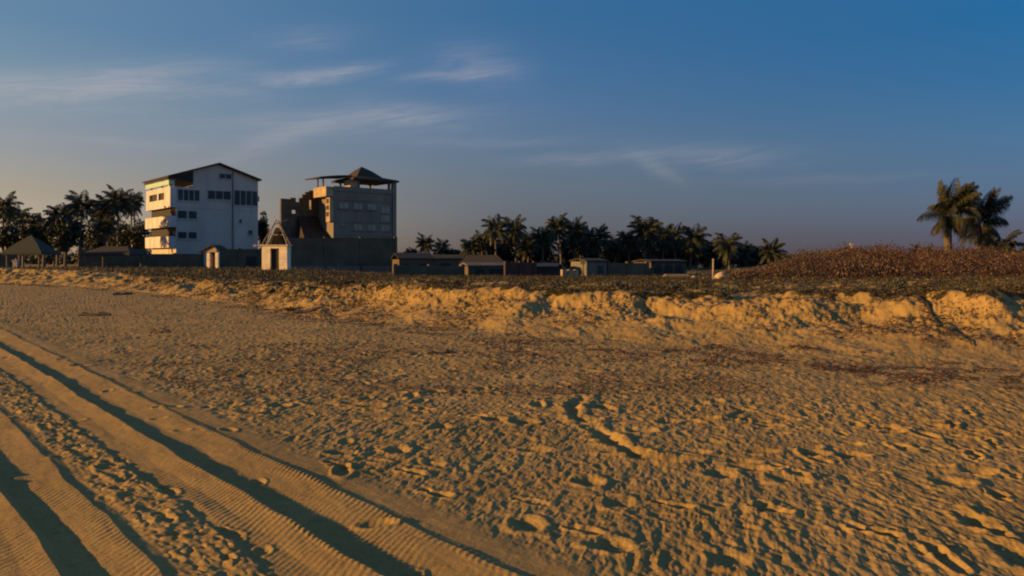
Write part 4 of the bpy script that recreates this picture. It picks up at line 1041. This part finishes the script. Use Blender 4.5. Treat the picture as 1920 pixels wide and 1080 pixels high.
# --- low structures right of the grey building
def shed(u0, u1, Yd, vt, veave, vb_, label, wallm, roofm, name='shed', cat='shed', doors=(), ang=0, roofthick=.12, over=.14, deep=3.5, side=None, doorm=None):
    xa, xb = GX(u0, Yd), GX(u1, Yd); w = xb - xa; x = (xa + xb) / 2; ang = R(20)
    zb = min(g1(xa, Yd), g1(xb, Yd), GZ(vb_, Yd)); e = empty(name, (x, Yd, zb), ang, label, cat)
    zt, zv = GZ(vt, Yd) - zb, GZ(veave, Yd) - zb
    mb = MB(); mb.box(-w/2, w/2, 0, deep, -.15, zv - .02); mb.build('wall', wallm, e)
    mb = MB(); mb.slab([(-w/2 - over, -over, zv + .1), (w/2 + over, -over, zv + .1), (w/2 + over, deep / 2, zt), (-w/2 - over, deep / 2, zt)], roofthick)
    mb.slab([(-w/2 - over, deep / 2 + .003, zt), (w/2 + over, deep / 2 + .003, zt), (w/2 + over, deep + over, zv + .1), (-w/2 - over, deep + over, zv + .1)], roofthick); mb.build('roof', roofm, e)
    for (a, b, h) in doors:
        mb = MB(); mb.box(-w/2 + a * w, -w/2 + b * w, -.05, -.003, .0, zv * h); mb.build('door', doorm or m_dark, e)
    return e
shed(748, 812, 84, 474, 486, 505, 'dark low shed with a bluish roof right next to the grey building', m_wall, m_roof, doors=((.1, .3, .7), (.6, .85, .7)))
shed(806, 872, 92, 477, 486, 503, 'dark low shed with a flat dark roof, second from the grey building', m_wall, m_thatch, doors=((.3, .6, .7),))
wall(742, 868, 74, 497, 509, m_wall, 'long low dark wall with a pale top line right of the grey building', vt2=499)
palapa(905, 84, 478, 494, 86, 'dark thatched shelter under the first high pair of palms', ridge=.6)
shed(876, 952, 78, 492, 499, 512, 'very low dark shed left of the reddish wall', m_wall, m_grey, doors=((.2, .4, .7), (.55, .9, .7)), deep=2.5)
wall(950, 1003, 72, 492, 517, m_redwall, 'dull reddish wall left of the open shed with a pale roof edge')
e = shed(1004, 1056, 74, 493, 498, 516, 'open dark shed with a pale roof edge right of the reddish wall', m_dark, m_roof, deep=3)  # solid near-black box stands for the shaded open inside
mb = MB(); w_ = 52 * 74 / F; zz_ = GZ(499, 74) - e.location.z; mb.box(-w_ / 2 - .3, w_ * .28, -.42, -.33, zz_ - .02, zz_ + .18); mb.build('roof_edge', m_pale, e)
wall(1057, 1081, 72, 508, 518, m_conc_w, 'short low pale wall between the open shed and the grey block shed')
mb = MB(); mb.tube([(0, 0, -.1), (0, 0, 1.1)], [.07, .06], 7); mb.box(-.22, .22, -.12, .12, 1.1, 1.5)
x = GX(1093, 71); o = mb.build('meter_post', m_grey); o.location = (x, 71, g1(x, 71)); tag(o, 'post with a small pale box at the corner of the grey block shed', 'post')
shed(1098, 1140, 74, 484, 490, 519, 'grey block shed with a plain front and a low roof', m_grey, m_roof, doors=((.55, .8, .7),), doorm=m_glass)
wall(1142, 1214, 75, 493, 519, m_wall, 'long dark wall right of the grey block shed')
e = shed(1216, 1292, 78, 486, 491, 518, 'dark arcade building with three arched openings, below the three level-topped palms', m_brick, m_roof, name='arcade_building', cat='building')
w_ = 76 * 78 / F
for i in range(3):
    cx_ = -w_ * .3 + i * w_ * .3; mb = MB(); pts = [(cx_ - .42, 0), (cx_ + .42, 0), (cx_ + .42, .75)] + [(cx_ + .42 * math.cos(a * math.pi / 8), .75 + .38 * math.sin(a * math.pi / 8)) for a in range(1, 8)] + [(cx_ - .42, .75)]
    mb.prism_y(pts, -.05, -.003); mb.build('archway', m_dark, e)  # near-black plate on the wall, the arch's inner shade as colour
x = GX(1268, 66); z0 = g1(x, 66); mb = MB(); mb.box(-1.0, 1.0, -.5, .5, 0, .22); mb.box(-.9, .9, -.42, .42, .222, .30); o = mb.build('concrete_slab', m_wall_lo); o.location = (x, 66, z0 - .02); tag(o, 'bluish grey concrete slab lying before the arcade building', 'slab')
mb = MB(); mb.tube([(0, 0, -.2), (.02, 0, 1.2)], [.07, .055], 7); mb.tube([(.02, 0, 1.2), (.02, 0, 1.28)], [.09, .06], 7); x = GX(1337, 50); o = mb.build('fence_post', m_pole); o.location = (x, 50, g1(x, 50)); tag(o, 'thin pale wooden post above the lit sand heap', 'post')
# sunlit sand heaps and stones at the left foot of the dune
def heap(u, Yd, wpx, hpx, label, seed, mat, skew=0.0):
    x = GX(u, Yd); w = wpx * Yd / F / 2; h = hpx * Yd / F; V = []; Fc = []; n = 14; m_ = 7
    rr = random.Random(seed)
    for i in range(m_ + 1):
        t = i / m_
        for j in range(n):
            a = j / n * 6.2832; r = (1 - t) ** .8 * (1 + .16 * rr.uniform(-1, 1)); V.append((w * r * math.cos(a) + skew * t * w, w * .8 * r * math.sin(a), h * math.sin(t * 1.45) - .05 + .03 * rr.random()))
    for i in range(m_):
        for j in range(n): Fc.append((i*n+j, i*n+(j+1) % n, (i+1)*n+(j+1) % n, (i+1)*n+j))
    o = mesh_np('sand_heap', np.array(V), np.array(Fc), mat, smooth=True); o.location = (x, Yd, g1(x, Yd) - .03)
    tag(o, label, 'sand heap', 'sunlit sand heaps at the end of the brush dune')
m_heap = material('pale_sand', (.42,.32,.19), var=.25, scale=4, bump=.02, bscale=9)
heap(1349, 42, 32, 17, 'brightest lit sand heap beside the left end of the brush dune', 3, m_heap, .35)
heap(1301, 46, 16, 9, 'small lit sand heap left of the brightest one', 5, m_heap)
heap(1319, 47, 12, 6, 'smallest lit sand heap between the two others', 8, m_heap)
def stone(u, v, rpx, label, seed, mat):
    y = (EYE - .85) * F / (v - HOR) if v < 560 else EYE * F / (v - HOR); x = GX(u, y); r = rpx * y / F; rr = random.Random(seed); V = []; Fc = []; n = 10; m_ = 6
    for i in range(m_ + 1):
        ph_ = math.pi * i / m_
        for j in range(n): q = r * (1 + .22 * rr.uniform(-1, 1)); V.append((q * math.sin(ph_) * math.cos(j / n * 6.283), q * math.sin(ph_) * math.sin(j / n * 6.283), q * .7 * math.cos(ph_)))
    for i in range(m_):
        for j in range(n): Fc.append((i*n+j, (i+1)*n+j, (i+1)*n+(j+1) % n, i*n+(j+1) % n))
    o = mesh_np('stone', np.array(V), np.array(Fc), mat); o.location = (x, y, g1(x, y) + r * .2); tag(o, label, 'stone', 'pale stones behind the scarp')
x = GX(1597, 44)
mb = MB(); mb.tube([(0, 0, -.2), (0, 0, .5)], [.05, .05], 6); mb.box(-.09, .09, -.09, .09, .5, .62); o = mb.build('marker_stake', m_pale); o.location = (x, 44, g1(x, 44)); tag(o, 'short pale stake sticking out of the top of the brush dune', 'stake')
print('SCENE BUILT', nR, nC)
